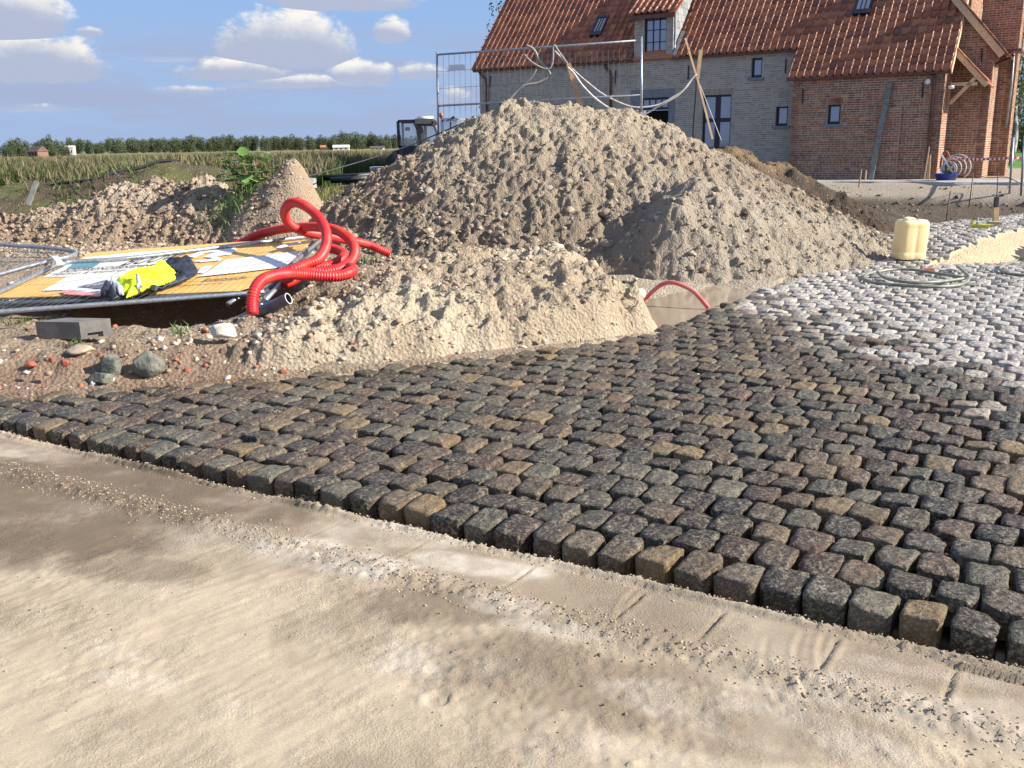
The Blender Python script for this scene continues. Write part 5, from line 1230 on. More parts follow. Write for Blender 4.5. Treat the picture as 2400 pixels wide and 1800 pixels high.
# ---------------- hi-vis jacket
M['neon']=pmat('neon yellow cloth',(.72,.88,.03),(.62,.80,.02),5,.7,0,.3,30,.01);M['navy']=pmat('navy quilted cloth',(.012,.015,.03),(.03,.033,.05),14,.55,0,.8,22,.012);M['refl']=pmat('reflective band',(.5,.52,.54),(.42,.43,.45),20,.35,.2,.3,30,.004)
jk=empty('jacket',FPt(340,650,.05),'neon yellow high-visibility jacket with navy lining thrown on the fallen fence','jacket')
def inside(poly,x,y):
    c=np.zeros(x.shape,bool);j=len(poly)-1
    for i in range(len(poly)):
        xi,yi=poly[i];xj,yj=poly[j]
        k=((yi>y)!=(yj>y))&(x<(xj-xi)*(y-yi)/(yj-yi+1e-9)+xi);c^=k;j=i
    return c
def seg_d(poly,x,y):
    d=np.full(x.shape,1e9)
    for i in range(len(poly)):
        a=np.array(poly[i],float);c=np.array(poly[(i+1)%len(poly)],float);e=c-a;t=np.clip(((x-a[0])*e[0]+(y-a[1])*e[1])/(e@e),0,1);d=np.minimum(d,np.hypot(x-a[0]-t*e[0],(y-a[1]-t*e[1])))
    return d
# local frame on the fence plane
fu=(A1-A0)/np.linalg.norm(A1-A0);fv=np.cross(fn,fu)
def loc(px,py,h=0.):
    q=FPt(px,py,h)-fo;return float(q@fu),float(q@fv)
def cloth(name,poly,mat,h0,bulge,folds,seed,hbase=.03,step=.006,edge=.022):
    P=[loc(p[0],p[1],hbase+h0*.5+.02) for p in poly];xs_=[p[0] for p in P];ys_=[p[1] for p in P]
    X,Y=np.meshgrid(np.arange(min(xs_),max(xs_),step),np.arange(min(ys_),max(ys_),step));ins=inside(P,X,Y);d=seg_d(P,X,Y)
    f=1-np.exp(-d/edge);n=fbm(X*7+seed,Y*10,4,seed);rg=1-np.abs(fbm(X*3+Y*7,Y*5-X*3,2,seed+5))*3.
    Zh=hbase+f*(h0+bulge*np.clip(n+.4,0,2)+folds*np.clip(rg,-.5,1))
    V=fo+X[...,None]*fu+Y[...,None]*fv+Zh[...,None]*fn
    idx=np.arange(X.size).reshape(X.shape);k=(ins[:-1,:-1]&ins[1:,1:]&ins[:-1,1:]&ins[1:,:-1]).reshape(-1)
    Fq=np.stack([idx[:-1,:-1],idx[:-1,1:],idx[1:,1:],idx[1:,:-1]],-1).reshape(-1,4)[k];used=np.zeros(X.size,bool);used[Fq.ravel()]=True;rem=np.cumsum(used)-1
    o=mesh_np(name,V.reshape(-1,3)[used],rem[Fq],mat,True,parent=jk)
    sm=o.modifiers.new('thickness','SOLIDIFY');sm.thickness=.012;sm.offset=-1;return o
cloth('lining',[(378,614),(410,597),(448,601),(455,612),(464,628),(462,636),(440,650),(400,662),(362,676),(340,672),(330,664),(372,655),(420,640),(425,630),(400,628),(384,631)],M['navy'],.012,.03,.03,3)
cloth('body',[(268,656),(290,648),(330,634),(366,620),(392,619),(413,636),(408,648),(380,654),(350,660),(330,672),(288,684),(280,675)],M['neon'],.03,.035,.045,9,.045)
cloth('body_front',[(300,664),(330,655),(372,650),(413,640),(412,646),(385,656),(352,662),(318,680),(292,686)],M['neon'],.06,.035,.04,12,.045)
cloth('reflective_band',[(316,660),(328,656),(334,670),(322,677)],M['refl'],.06,.035,.04,12,.053,.006,.004)
cloth('reflective_band',[(255,665),(268,656),(283,672),(292,676),(290,684),(276,684)],M['refl'],.03,.035,.045,9,.053,.006,.004)
cloth('cuff',[(232,676),(250,664),(262,668),(276,680),(281,688),(262,692),(250,684),(236,684)],M['navy'],.04,.05,.05,15,.04)
reparent(jk)
# ---------------- concrete fence foot
zb_=.2;c_n=at(190.6,796,zb_);c_l=at(88,794,zb_);c_r=at(263,786,zb_);hN=.135
foot=empty('concrete_block',(c_n+c_l)/2,'dark concrete fence block with a hand slot on the soil below the fallen fence','fence block')
dr_=(c_r-c_n);dr_/=np.linalg.norm(dr_);dl_=(c_l-c_n);Lr=np.linalg.norm(c_r-c_n);b=MB();upz=np.array([0,0,hN])
dl_=dl_*1.0
b.box(c_n,dl_,dr_*Lr*.22,upz);b.box(c_n+dr_*Lr*.22,dl_,dr_*Lr*.5,upz*.62+np.array([0,0,0])) if False else b.box(c_n+dr_*Lr*.22+upz*.32,dl_,dr_*Lr*.5,upz*.68);b.box(c_n+dr_*Lr*.72,dl_,dr_*Lr*.28,upz);b.box(c_n+dr_*Lr*.22+dl_*.12,dl_*.88,dr_*Lr*.5,upz*.32)
M['footc']=pmat('foot concrete',(.17,.155,.135),(.12,.11,.1),8,.85,0,.5,60,.004);b.build('block',M['footc'],foot);reparent(foot)
# ================================================================== standing fence panel behind the heap
YL,YR=16.9,15.9
sf=empty('mesh_fence',atY(1025,345,YL),'upright galvanised mesh fence panel standing behind the tall soil heap','fence panel')
def SP(px,py): # point on the panel plane
    pl,pr_=atY(1025,200,YL),atY(1504,200,YR);d=pr_-pl;n=np.array([d[1],-d[0],0]);n/=np.linalg.norm(n);return on_plane(px,py,pl,n)
b=MB();b.tube([SP(1024,122),SP(1029,380)],.02,10);b.build('post',M['galv'],sf,True)
b=MB();b.tube([SP(1503,86),SP(1504,330)],.02,10);b.build('post',M['galv'],sf,True)
b=MB();b.tube([SP(1026,128),SP(1300,109),SP(1497,95)],.017,10);b.build('rail',M['galv'],sf,True)
b=MB();b.tube([SP(1026,248),SP(1260,236),SP(1504,222)],.017,10);b.build('rail',M['galv'],sf,True)
b=MB()
for i in range(1,37):
    t=i/37;b.tube([SP(1026+477*t,130-34*t-4),SP(1027+477*t,(300-20*t)+20)],.0035 if i<8 else .003,4)
for y0,y1 in ((168,136),(208,176)):b.tube([SP(1026,y0),SP(1504,y1)],.003,4)
b.build('wire_mesh',M['wire'],sf)
sg_=MB();q=[SP(1052,152),SP(1089,151),SP(1091,165),SP(1050,166)];n=np.array([0,-.01,0]);sg_.add([v+n for v in q]+[v+n*.2 for v in q],[(0,1,2,3),(7,6,5,4),(0,4,5,1),(1,5,6,2),(2,6,7,3),(3,7,4,0)]);sg_.build('name_plate',M['bwhite'],sf);reparent(sf)
def z5(l,Y): return [atY(1180+a/4.254,80+b_/4.254,Y) for a,b_ in l]
def hang(name,pts,Y,r,mat,label,cat='hose'):
    b=MB();b.tube(spline(z5(pts,Y),8),r,8);return tag(b.build(name,mat,None,True),label,cat)
hang('hose',[(28,745),(50,680),(85,620),(150,555),(240,505),(330,490),(410,455),(462,415),(460,385),(430,345),(380,290),(345,240),(320,180),(280,135),(225,112)],16.2,.021,M['hose'],'thick grey hose curling up from the heap and over the fence rail')
hang('hose',[(205,200),(270,270),(360,325),(430,350),(470,330),(492,260),(495,180),(497,125),(512,112),(535,150),(580,215),(635,290)],16.15,.016,M['hose'],'grey hose looped over the top rail beside the leaning stake')
hang('hose',[(180,525),(230,480),(290,420),(328,350)],16.1,.012,M['hose'],'thin grey hose end hanging inside the thick hose curl')
hang('hose',[(640,330),(700,390),(770,490),(850,580),(920,645),(1000,705),(1060,738),(1110,752)],16.,.018,M['hosew'],'pale hose sagging from the leaning stake down onto the heap')
hang('hose',[(510,165),(600,260),(690,350),(760,415),(850,490),(950,570),(1040,625),(1180,692),(1300,727),(1420,727),(1560,698),(1700,622),(1790,560),(1860,470),(1920,400)],16.25,.014,M['hosew'],'long pale hose sagging from the fence to the crossed sticks, upper one')
hang('hose',[(1310,812),(1390,806),(1470,765),(1560,712),(1660,660),(1745,605),(1830,520),(1885,440),(1925,400)],16.3,.014,M['hosew'],'pale hose rising from the fence post foot to the crossed sticks, lower one')
hang('cable',[(1925,440),(1922,560),(1910,720),(1900,850),(1892,1045)],16.6,.018,M['black'],'black cable hanging straight down from the crossed sticks','cable')
def stick(name,a,c,Y,w,mat,label,cat='stick'):
    p,q=z5([a,c],Y);b=MB();b.beam(p,q,w,w*.8,up=(0,1,0));return tag(b.build(name,mat),label,cat)
stick('stake',(790,790),(648,292),16.15,.075,M['wood'],'leaning wooden stake with peeling bark holding up the pale hoses','stake')
stick('stick',(1812,38),(1916,392),16.5,.03,M['woodpale'],'pale stick leaning over the roof view above the hose junction')
stick('stick',(1968,156),(1932,445),16.55,.06,M['wood'],'flat brown stake crossing behind the pale stick')
stick('stick',(1930,430),(2084,1045),16.5,.03,M['woodpale'],'long pale pole slanting down from the crossed sticks to the heap')
hang('string',[(1935,450),(2050,740),(2172,1060)],16.6,.006,M['hosew'],'thin string tied down from the crossed sticks to the right','string')
stick('stick',(165,640),(290,730),15.3,.04,M['woodpale'],'short pale stick poking out of the top of the tall heap')
# ropes/cables left
b=MB();b.tube(spline([atY(715,415,14.6),atY(800,392,15.2),atY(930,352,15.8),atY(1030,312,16),atY(1118,274,15.6)],8),.011,6);tag(b.build('cable',M['black'],None,True),'thin dark cable running from the pointed lump up over the tall heap','cable')
def onbank(px,py,Y):
    q=atY(px,py,Y);return np.array([q[0],Y,max(q[2]-.15,float(fweed(np.array([q[0]]),np.array([Y]))[0])+.03)])
b=MB();b.tube(spline([onbank(*p) for p in ((125,415,21.2),(180,416,21.2),(235,417,21.2),(285,404,21.4),(330,392,21.6),(375,382,21.8),(420,378,22.))],8),.035,8);tag(b.build('black_hose',M['black'],None,True),'long dark hose lying along the weedy bank behind the left heap','hose')
b=MB();b.beam(atY(66,480,15.3),atY(86,425,15.4),.07,.05,up=(0,1,0));tag(b.build('stake',M['woodgrey']),'short grey wooden stake leaning out of the left soil heap','stake')
# ================================================================== vehicles far left of the house
M['navyp']=pmat('navy paint',(.008,.012,.028),(.012,.016,.03),9,.35);M['greyp']=pmat('grey cab paint',(.10,.10,.105),(.08,.08,.085),9,.5);M['whitep']=pmat('white cab paint',(.62,.62,.60),(.5,.5,.48),9,.4);M['lilac']=pmat('blue grey cab paint',(.20,.23,.34),(.16,.19,.28),9,.4)
M['rubber']=pmat('rubber',(.02,.02,.022),None,rough=.8);M['amber']=pmat('amber beacon',(.35,.10,.04),None,rough=.3);M['orangep']=pmat('orange lever',(.8,.2,.08),None,rough=.5);M['seat']=pmat('seat',(.2,.19,.19),None,rough=.8)
def z9(l,Y): return [atY(900+a/9.218,240+b_/9.218,Y) for a,b_ in l]
YV=34.
ex=empty('loader',at(975,420,0)*0+np.array([*at(940,432,0)[:2]*(YV/at(940,432,0)[1]),0]),'dark compact loader with glazed cab parked at the left foot of the tall heap','loader')
def frame(parent,name,pts,Y,w,mat,d=.08,closed=True):
    b=MB();P=z9(pts,Y);n=len(P)
    for i in range(n if closed else n-1):b.beam(P[i],P[(i+1)%n],w,d,up=(0,1,0))
    return b.build(name,mat,parent)
def slabp(parent,name,pts,Y,mat,th=.03):
    P=z9(pts,Y);n=len(P);b=MB();dy=np.array([0,th,0]);b.add(P+[p+dy for p in P],[tuple(range(n)),tuple(range(2*n-1,n-1,-1))]+[(i,(i+1)%n,(i+1)%n+n,i+n) for i in range(n)]);return b.build(name,mat,parent)
frame(ex,'door_frame',[(300,410),(680,400),(740,520),(820,920),(850,960),(330,970)],YV,.10,M['navyp'])
slabp(ex,'lower_panel',[(325,965),(835,950),(860,1130),(840,1500),(280,1500),(280,1190),(330,1100)],YV-.02,M['navyp'],.06)
slabp(ex,'pane',[(320,455),(690,445),(790,900),(335,962)],YV+.03,M['cabglass'],.01)
frame(ex,'door_pillar',[(690,400),(760,540),(850,960),(880,1200)],YV-.05,.24,M['greyp'],.15,False)
frame(ex,'roof',[(690,410),(1080,410),(1120,480)],YV-.1,.17,M['greyp'],.7,False)
frame(ex,'rear_frame',[(780,490),(1070,490),(1130,620),(1170,900),(1190,1200),(890,1200)],YV-.12,.07,M['greyp'])
slabp(ex,'pane',[(800,500),(1060,500),(1120,640),(1160,1100),(880,1100)],YV-.08,M['cabglass'],.01)
b=MB();P=z9([(720,355),(1065,345)],YV-.3);b.tube(P,.08,12);b.build('light_bar',M['paleedge'],ex,True)
slabp(ex,'seat',[(560,850),(660,840),(700,950),(580,960)],YV+.5,M['seat'],.3);slabp(ex,'pillar',[(855,510),(915,510),(935,880),(880,880)],YV+.6,M['rubber'],.1)
frame(ex,'lever',[(890,900),(990,900)],YV-.2,.08,M['orangep'],.05,False);frame(ex,'lever',[(930,900),(945,1080)],YV-.2,.06,M['orangep'],.05,False)
b=MB();P=z9([(345,700),(350,800)],YV-.06);b.tube(P,.025,8);b.build('door_handle',M['rubber'],ex,True)
slabp(ex,'vent',[(450,535),(560,535),(560,610),(450,610)],YV+.7,M['rubber'],.02)
for px in (380,700):
    c=z9([(px,1420)],YV)[0];b=MB();b.tube([c,c+np.array([0,.35,0])],.62,24);w=b.build('wheel',M['rubber'],ex,True);b=MB();b.tube([c-np.array([0,.02,0]),c+np.array([0,.05,0])],.3,20);b.build('rim',M['greyp'],w,True)
slabp(ex,'chassis',[(840,950),(1250,950),(1250,1420),(840,1420)],YV+.3,M['navyp'],1.2)
# far side of the cab
frame(ex,'cab_back',[(400,430),(700,430),(760,960),(420,960)],YV+1.3,.08,M['navyp'])
slabp(ex,'cab_top',[(300,395),(1100,385),(1100,420),(300,430)],YV+.01,M['greyp'],1.3);reparent(ex)
YW=36.
wv=empty('excavator',np.array([*(atY(1080,300,YW)[:2]),0]),'white excavator cab with an orange beacon, half hidden by the tall heap','excavator')
frame(wv,'cab_frame',[(1250,380),(1590,365),(1640,460),(1670,900),(1290,960),(1260,600)],YW,.12,M['lilac'],.12)
slabp(wv,'pane',[(1290,410),(1590,400),(1640,700),(1640,900),(1310,900)],YW+.04,M['cabglass'],.01)
frame(wv,'pillar',[(1650,380),(1660,480),(1690,640),(1700,760)],YW-.05,.27,M['whitep'],.2,False)
slabp(wv,'roof',[(1260,345),(1640,330),(1990,330),(2100,335),(2100,400),(1640,400),(1250,375)],YW-.02,M['whitep'],1.5)
frame(wv,'side_frame',[(1690,410),(2050,410),(2080,700),(1740,700)],YW+.0,.08,M['greyp']);slabp(wv,'pane',[(1720,430),(2040,430),(2060,690),(1750,690)],YW+.05,M['cabglass'],.01)
frame(wv,'window_bar',[(1440,420),(1440,880)],YW+.02,.04,M['rubber'],.04,False)
b=MB();P=z9([(1238,370),(1238,320)],YW);b.tube(P,.03,8);b.build('beacon_stem',M['rubber'],wv,True);c=z9([(1236,278)],YW)[0];V0,F0=ico(2)
mesh_np('beacon',V0*np.array([.085,.085,.10])+c,F0,M['amber'],True,parent=wv)
for a in (1490,1920):slabp(wv,'lamp',[(a-50,335),(a+10,285),(a+45,335)],YW-.1,M['rubber'],.15)
slabp(wv,'body',[(1250,900),(2500,900),(2500,1500),(1250,1500)],YW+.2,M['whitep'],1.6)
for k in (0,1):
    b=MB();c=z9([(1300,1560)],YW)[0];b.box((c[0],YW+.2+1.1*k,.02),(3.0,0,0),(0,.42,0),(0,0,.62));b.build('track',M['rubber'],wv)
reparent(wv)
# pallet, black pipes, block
c=atY(899,420,38.);pl=empty('pallet_load',(c[0],38,0),'grey-white block pallet wrapped in film beside the loader','pallet')
x0,x1=atY(868,420,38)[0],atY(931,420,38)[0];M['wrap']=pmat('wrapped blocks',(.40,.42,.47),(.25,.27,.32),3,.4);zz_=0.
for j in range(5):
    b=MB();b.box((x0,38,.14+j*.135),(x1-x0,0,0),(0,1.,0),(0,0,.12));b.build('block_layer',M['wrap'],pl)
b=MB()
for k in range(3):b.box((x0+k*(x1-x0-.1)/2,38,0),(.1,0,0),(0,1,0),(0,0,.1))
b.box((x0,38,.1),(x1-x0,0,0),(0,1,0),(0,0,.035));b.build('pallet',M['woodgrey'],pl);reparent(pl)
for k,(a,c_,y,lab) in enumerate((((758,417),(868,411),36.,'long black pipe lying in front of the pallet'),((775,423),(869,417),35.5,'shorter black pipe just in front of the long one by the pallet'))):
    b=MB();p=atY(*a,y);q=atY(*c_,y);b.tube([p,q],.11,14);tag(b.build('black_pipe',M['black'],None,True),lab,'pipe')
M['marb']=pmat('stained white block',(.66,.64,.58),(.3,.33,.34),5,.8);b=MB();p0=atY(722,441,15.2);b.box(p0,(.13,.05,0),(-.05,.13,0),(.0,0,.15));tag(b.build('stone_block',M['marb']),'white stained block standing right of the pointed brown lump','block')
# ================================================================== vegetation
def leafmat(name,c1,c2,c3=None,sub=.25):
    m,b,p=new_mat(name);a=b.n('ShaderNodeAttribute',attribute_name='rnd').outputs['Fac']
    st=[(0,c1),(1,c2)] if c3 is None else [(0,c1),(.55,c2),(1,c3)]
    b.put(p.inputs['Base Color'],b.ramp(a,st));p.inputs['Roughness'].default_value=.6;p.inputs['Specular IOR Level'].default_value=.3
    tr=b.n('ShaderNodeBsdfTranslucent');b.put(tr.inputs[0],b.ramp(a,st));mx=b.n('ShaderNodeMixShader');mx.inputs[0].default_value=sub
    o=[n for n in m.node_tree.nodes if n.type=='OUTPUT_MATERIAL'][0];m.node_tree.links.new(p.outputs[0],mx.inputs[1]);m.node_tree.links.new(tr.outputs[0],mx.inputs[2]);m.node_tree.links.new(mx.outputs[0],o.inputs[0]);return m
M['reed']=leafmat('reed',(.05,.09,.022),(.10,.145,.04),(.17,.165,.06));M['plume']=leafmat('reed plume',(.15,.115,.065),(.25,.20,.11));M['leaf']=leafmat('hazed tree leaf',(.05,.07,.035),(.10,.125,.06),(.15,.17,.09));M['birch']=leafmat('birch leaf',(.03,.045,.014),(.08,.10,.03),(.14,.14,.05));M['bigleaf']=leafmat('broad leaf',(.07,.15,.03),(.16,.28,.06),(.28,.38,.14));M['grassm']=leafmat('grass',(.09,.10,.03),(.20,.19,.06),(.34,.28,.12))  # far tree greens are lightened and greyed, distance haze put into the colour
M['bark']=pmat('bark',(.10,.085,.07),(.05,.045,.038),6,.9,0,.5);M['birchbark']=pmat('birch bark',(.36,.35,.33),(.06,.055,.05),3.5,.8)
def blades(name,x,y,z,h,w,mat,label,lean=.25,rcol=None,nseg=2):
    n=len(x);a=RS.uniform(0,3.14,n);dx=np.cos(a);dy=np.sin(a);lx=RS.normal(0,lean,n)*h;ly=RS.normal(0,lean,n)*h
    V=np.zeros((n,5,3));
    for k,(t,wd) in enumerate(((0,1),(.55,.8))):
        for s_ in (0,1):
            i=k*2+s_;V[:,i,0]=x+dx*w*wd*(s_-.5)+lx*t*t;V[:,i,1]=y+dy*w*wd*(s_-.5)+ly*t*t;V[:,i,2]=z+h*t
    V[:,4,0]=x+lx;V[:,4,1]=y+ly;V[:,4,2]=z+h
    b0=np.arange(n)*5;Fq=np.concatenate([np.stack([b0,b0+1,b0+3],-1),np.stack([b0,b0+3,b0+2],-1),np.stack([b0+2,b0+3,b0+4],-1)])
    r=np.repeat(RS.rand(n) if rcol is None else rcol,5);o=mesh_np(name,V.reshape(-1,3),Fq,mat,False,attrs={'rnd':r});return tag(o,label,kind='stuff')
# reed/tall grass field
n=95000;y=RS.uniform(34,60,n)**1.;y=34+(y-34)*RS.rand(n)**.35;y=34+RS.rand(n)**1.5*30;x=RS.uniform(-1,1,n)*.0+(-.60+RS.rand(n)*.56)*y
clump=fbm(x*.35,y*.35,3,800);hh=(1.05+.35*clump+RS.normal(0,.12,n))*sst(y,33.5,36)*(.85+.15*sst(-x,3,10));k=(hh>.25)&(y>33.5+1.2*fbm(x*.4,y*.0,2,801)+2.2*sst(-x,4,-3)*0);k&=~((x>-7.0)&(y<41));x,y,hh=x[k],y[k],hh[k]
zg=G(x,y);hh=np.minimum(hh,1.55)
blades('reeds',x,y,zg,hh,.036,M['reed'],'tall green reeds and grass closing the site at the left',.16,np.clip(RS.rand(len(x))*.65+.25*clump[k],0,1))
k=RS.rand(len(x))<.10+.10*(fbm(x*.3,y*.3,3,830)>0);xx_,yy_,zz_,h_=x[k],y[k],zg[k],hh[k]
blades('reeds',xx_,yy_,zz_+h_*.78,.28+.12*RS.rand(len(xx_)),.06,M['plume'],'brown flowering plumes on top of the reeds',.3)
n=26000;y=62+RS.rand(n)**1.6*75;x=(-.62+RS.rand(n)*.62)*y;blades('reeds',x,y,G(x,y),.9+.25*RS.rand(n),.10,M['plume'],'brownish ripe crop behind the reeds',.15)
# rough grass on the ground between
n=14000;x=RS.uniform(-17,-4.5,n);y=RS.uniform(22,34.5,n);k=fbm(x*.5,y*.5,3,810)+RS.rand(n)*.6>.2;x,y=x[k],y[k];zt2=np.maximum(G(x,y),np.where((y<25)&(x<-3.2)&(x>-14),fweed(x,y),-1));blades('grass',x,y,zt2,.10+.22*RS.rand(len(x)),.028,M['grassm'],'rough yellowing grass between the left heap and the reeds',.4)
n=2600;x=RS.uniform(-14,-4,n);y=RS.uniform(19.5,24,n);k=fbm(x*.8,y*.8,3,812)>.0;x,y=x[k],y[k];blades('weeds',x,y,fweed(x,y)-.02,.1+.2*RS.rand(len(x)),.03,M['reed'],'weeds and dead stems over the dark bank',.5)
def tuft(px,py,Y,rx,ry,n,h,mat,label,name='weeds'):
    c=atY(px,py,Y);x=c[0]+RS.normal(0,rx,n);y=Y+RS.normal(0,ry,n);blades(name,x,y,topv(x,y)-.01,h*(.4+.8*RS.rand(n)),.012,mat,label,.45)
tuft(552,500,14.6,.28,.25,260,.22,M['bigleaf'],'sparse green weeds on the slope below the leafy plant');tuft(585,445,15.2,.12,.1,60,.16,M['bigleaf'],'weeds at the foot of the leafy plant')
tuft(835,560,11.5,.16,.15,150,.10,M['reed'],'weeds between the duct coil and the tall heap');tuft(60,800,7.9,.12,.05,90,.05,M['reed'],'grass tuft left of the concrete foot','grass');tuft(427,838,7.2,.03,.03,30,.09,M['bigleaf'],'small grass tuft in the brown bank above the setts','grass');tuft(190,850,6.9,.05,.04,40,.06,M['reed'],'small weeds by the red brick fragments')
# leafy plant (burdock-like)
c=atY(578,425,14.9);zc=max(.93,float(top(c[0],14.9))-.02);pt=empty('leafy_plant',(c[0],14.9,zc),'bright green broad-leaved plant growing on the crest of the left heap','plant')
for k in range(46):
    b=MB();a=random.uniform(0,6.28);r_=random.uniform(.03,.46);hz_=random.uniform(.10,.58);L=random.uniform(.16,.30);wv_=L*.85;cx,cy,cz=math.cos(a)*r_*1.1,math.sin(a)*r_*.5,hz_
    d=np.array([math.cos(a+random.gauss(0,.5)),math.sin(a+random.gauss(0,.5)),random.uniform(-.2,.6)]);d/=np.linalg.norm(d);s_=np.cross(d,[0,0,1.]);s_/=np.linalg.norm(s_);up_=np.cross(s_,d);o0=np.array([cx,cy,cz]);V=[];r=random.random()
    prof=[(0,.12),(.2,.8),(.45,1),(.7,.75),(.9,.35),(1,.02)]
    for (t,w_) in prof:
        m0=o0+d*L*t-np.array([0,0,.25*L*t*t]);V+=[m0-s_*wv_*w_/2+up_*.02*w_+np.array([0,0,random.gauss(0,.005)]),m0,m0+s_*wv_*w_/2+up_*.02*w_]
    Fs=[(3*i+j,3*i+j+1,3*i+j+4,3*i+j+3) for i in range(5) for j in (0,1)];b.add(V,Fs,r);b.build('leaf',M['bigleaf'],pt,True)
b=MB()
for k in range(12):
    a=random.uniform(0,6.28);b.tube([(0,0,-.05),(math.cos(a)*.1,math.sin(a)*.06,.2),(math.cos(a)*.3,math.sin(a)*.15,.4)],.008,5)
b.build('stem',M['reed'],pt)
# trees
def crown_mesh(seed,blobs,n,size,mat,droop=0.,name='crown'):
    rs=np.random.RandomState(seed);V=[];Fs=[];R=[]
    wts=np.array([b_[3]**2 for b_ in blobs]);wts/=wts.sum()
    for i in range(n):
        bx_=blobs[rs.choice(len(blobs),p=wts)];v=rs.normal(size=3);v/=np.linalg.norm(v);rad=bx_[3]*(.55+.5*rs.rand()**.5);p=np.array(bx_[:3])+v*rad*np.array([1,1,bx_[4]])
        u_=rs.normal(size=3);u_[2]-=droop;u_/=np.linalg.norm(u_);w_=np.cross(u_,rs.normal(size=3));w_/=np.linalg.norm(w_);s_=size*rs.uniform(.6,1.3);k=len(V)
        V+=[p-u_*s_,p+w_*s_*.5,p+u_*s_,p-w_*s_*.5];Fs.append((k,k+1,k+2,k+3));R+=[float(np.clip(.15+.6*rs.rand()+.25*v[2],0,1))]*4
    return mesh_np(name,V,Fs,mat,False,attrs={'rnd':R},link=False)
protos=[]
for s_ in range(6):
    rs=np.random.RandomState(s_+50);H_=rs.uniform(9.5,12);bl_=[(rs.normal(0,1.2),rs.normal(0,1.2),H_*rs.uniform(.16,.78),rs.uniform(1.9,3.0),1.15) for _ in range(13)]+[(0,0,H_*.85,1.7,1.2)]
    cm=crown_mesh(s_,bl_,2000,.42,M['leaf']);b=MB();b.tube([(0,0,0),(0,0,H_*.35),(.1,0,H_*.7)],.25,7,rr=[.3,.22,.08])
    for k in range(4):
        a=k*1.6;b.tube([(0,0,H_*.3),(math.cos(a)*1.3,math.sin(a)*1.3,H_*.55)],.1,5,rr=[.13,.05])
    protos.append((cm,b.mesh('trunk',M['bark'],True)))
def place_tree(x,y,sc,k,label,grp,sz=1.):
    t=empty('tree',(x,y,-.3),label,'tree',grp);wd=RS.uniform(.7,1.15);t.scale=(sc*wd,sc*wd,sc*sz*RS.uniform(.88,1.1));t.rotation_euler=(0,0,RS.uniform(0,6.28))
    link_mesh('crown',protos[k][0],t);link_mesh('trunk',protos[k][1],t);return t
LT='dark green tree in the long distant tree line across the fields'
for i in range(74):
    px=165+i*(1010-165)/73.+RS.normal(0,2.5);
    topy=np.interp(px,[165,220,330,420,520,600,700,760,820,870,940,1010],[334,338,331,329,327,326,325,320,313,314,322,326])+RS.normal(0,1.5)
    D=520+RS.uniform(-40,60);hor=357-.017*px;hgt=(hor-topy)/F*D+1.6+1.5;x=atY(px,350,D)[0];sc=hgt/11.5
    place_tree(x,D,sc*(.95 if px>700 else 1.05),i%6,LT,'trees of the distant tree line')
for i in range(56):
    px=170+i*15.3+RS.normal(0,4);D=640+RS.uniform(-20,60);x=atY(px,350,D)[0];topy=np.interp(px,[170,420,600,1010],[341,333,331,331])
    hgt=(357-.017*px-topy)/F*D+3;place_tree(x,D,hgt/11.5*1.15,(i+3)%6,'tree in the rear rank of the distant tree line','trees of the rear rank',.95)
LF='dark tree in the clump around the distant farmhouse'
for i,(px,ty,D) in enumerate(((-10,338,330),(12,336,340),(30,328,330),(45,326,335),(60,330,345),(84,333,350),(102,325,330),(118,321,325),(135,330,330),(148,334,335),(158,345,335),(95,330,350),(20,345,320),(122,338,318))):
    x=atY(px,350,D)[0];hgt=(357-.017*px-ty)/F*D+1.9;place_tree(x,D,hgt/11.3,i%6,LF,'trees around the farmhouse',1.)
# farmhouse and sheds far away
M['farroof']=pmat('old roof',(.14,.085,.07),(.1,.07,.06),.5,.8);M['farbrick']=pmat('old brick',(.22,.12,.09),None,rough=.9);M['farwhite']=pmat('pale render',(.6,.56,.52),None,rough=.9)
def farhouse(px,D,w,d,h,rh,label,wall,roofm,ang_=.5):
    x=atY(px,350,D)[0];e=empty('farmhouse',(x,D,0),label,'house');b=MB();b.box((-w/2,-d/2,-.3),(w,0,0),(0,d,0),(0,0,h+.3));b.build('wall',wall,e)
    b=MB();b.add([(-w/2-.2,-d/2-.3,h),(w/2+.2,-d/2-.3,h),(w/2+.2,d/2+.3,h),(-w/2-.2,d/2+.3,h),(-w/2-.2,0,h+rh),(w/2+.2,0,h+rh)],[(0,1,5,4),(2,3,4,5),(0,4,3),(1,2,5),(3,2,1,0)]);b.build('roof',roofm,e)
    for k in range(3):b=MB();b.box((-w/2+w*(.15+.3*k),-d/2-.03,h*.3),(w*.1,0,0),(0,.05,0),(0,0,h*.4));b.build('window',M['dark'],e)
    e.rotation_euler=(0,0,ang_);return e
farhouse(88,295,4.6,3.6,1.7,1.7,'distant brick farmhouse with dark roof among the trees at the far left',M['farbrick'],M['farroof'],-.5)
farhouse(163,420,4,4,3.2,.8,'tiny white building in the gap of the distant trees at left',M['farwhite'],M['farwhite'],.2)
farhouse(800,430,7,4,1.3,1.1,'low distant house with pale roof before the tree line, right of the orange one',M['farwhite'],M['farwhite'],.1)
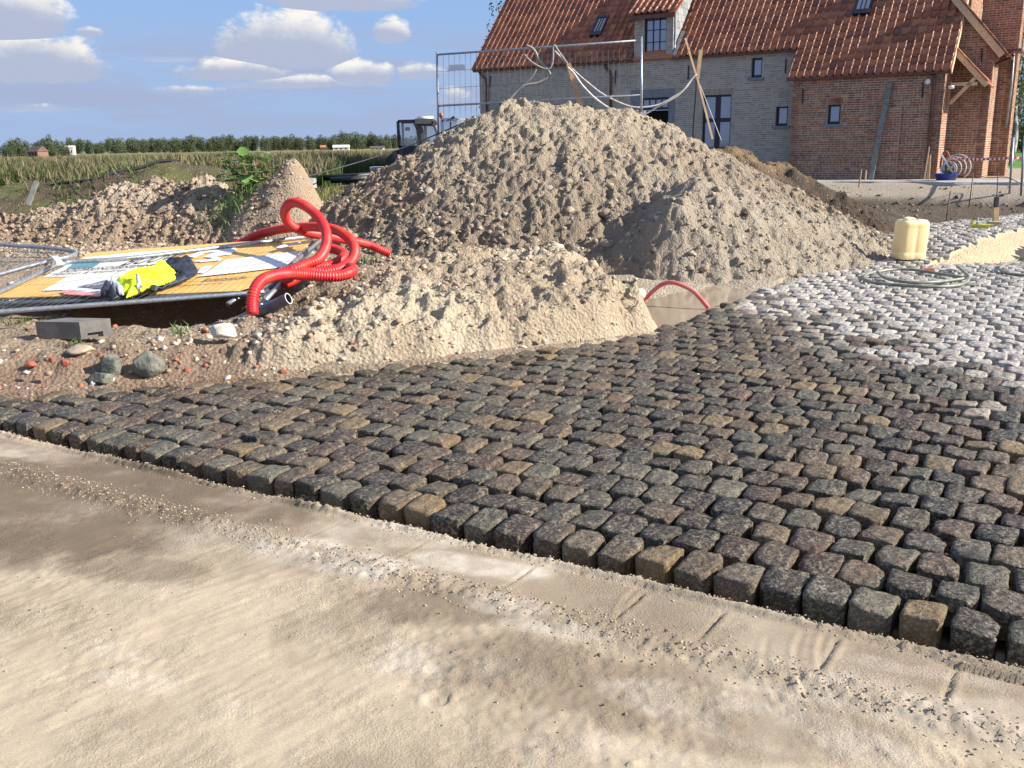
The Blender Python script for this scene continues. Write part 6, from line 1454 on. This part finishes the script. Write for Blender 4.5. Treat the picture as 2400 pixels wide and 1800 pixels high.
farhouse(758,430,2.2,3,1.4,1.0,'tiny orange-brick house before the distant tree line',M['farbrick'],pmat('orange roof',(.45,.15,.08),None),.2)
farhouse(884,430,6,4,.8,.8,'low grey distant shed left of the dark loader',M['farwhite'],M['farroof'],.05)
# birches behind the house
def birch(px,D,h,seed,label,dens=5200,hang_=1.2,lean=0.,spread=2.2):
    x=atY(px,300,D)[0];rs=np.random.RandomState(seed);t=empty('birch_tree',(x,D,0),label,'tree')
    b=MB();tr=[(lean*k/6+rs.normal(0,.06),rs.normal(0,.06),h*k/6) for k in range(7)];b.tube(spline(tr,3),.2,9,rr=list(np.linspace(.24,.04,len(spline(tr,3)))));L=[]
    for k in range(16):
        z0=h*rs.uniform(.25,.9);a=rs.uniform(0,6.28);r_=spread*rs.uniform(.5,1)*(1.1-z0/h*.5);e_=(lean*z0/h+math.cos(a)*r_,math.sin(a)*r_,z0+rs.uniform(.3,1.4));b.tube([(lean*z0/h,0,z0),((lean*z0/h+e_[0])/2,e_[1]/2,(z0+e_[2])/2+.3),e_],.05,5,rr=[.07,.04,.015]);L.append((*e_,rs.uniform(.5,.9),1.5));L.append((e_[0],e_[1],e_[2]-hang_,rs.uniform(.35,.6),2.2))
    b.build('trunk',M['birchbark'],t,True);link_mesh('crown',crown_mesh(seed,L,dens,.085,M['birch'],1.),t);return t
birch(2372,52,9.5,5,'slender birch on the lawn at the right edge, trunk in view',6500,1.8,0,2.4)
birch(2290,47,14,8,'birch whose foliage shows between wing roof and chimney',7000,1.2,0,2.6)
birch(1222,50,10.8,12,'birch behind the left gable, only drooping twigs showing past the roof',3000,1.5,-.1,2.0)
birch(2440,60,12,15,'leafy birch behind the lawn, crown at the upper right corner',7000,2,0,3.2)
for i,(px,D,sc) in enumerate(((2330,95,.55),(2365,100,.5),(2400,90,.6),(2440,100,.6),(2290,105,.55))):
    x=atY(px,318,D)[0];place_tree(x,D,sc*.8,i,'dark bush in the hedge beyond the bright lawn','bushes beyond the lawn',.6)
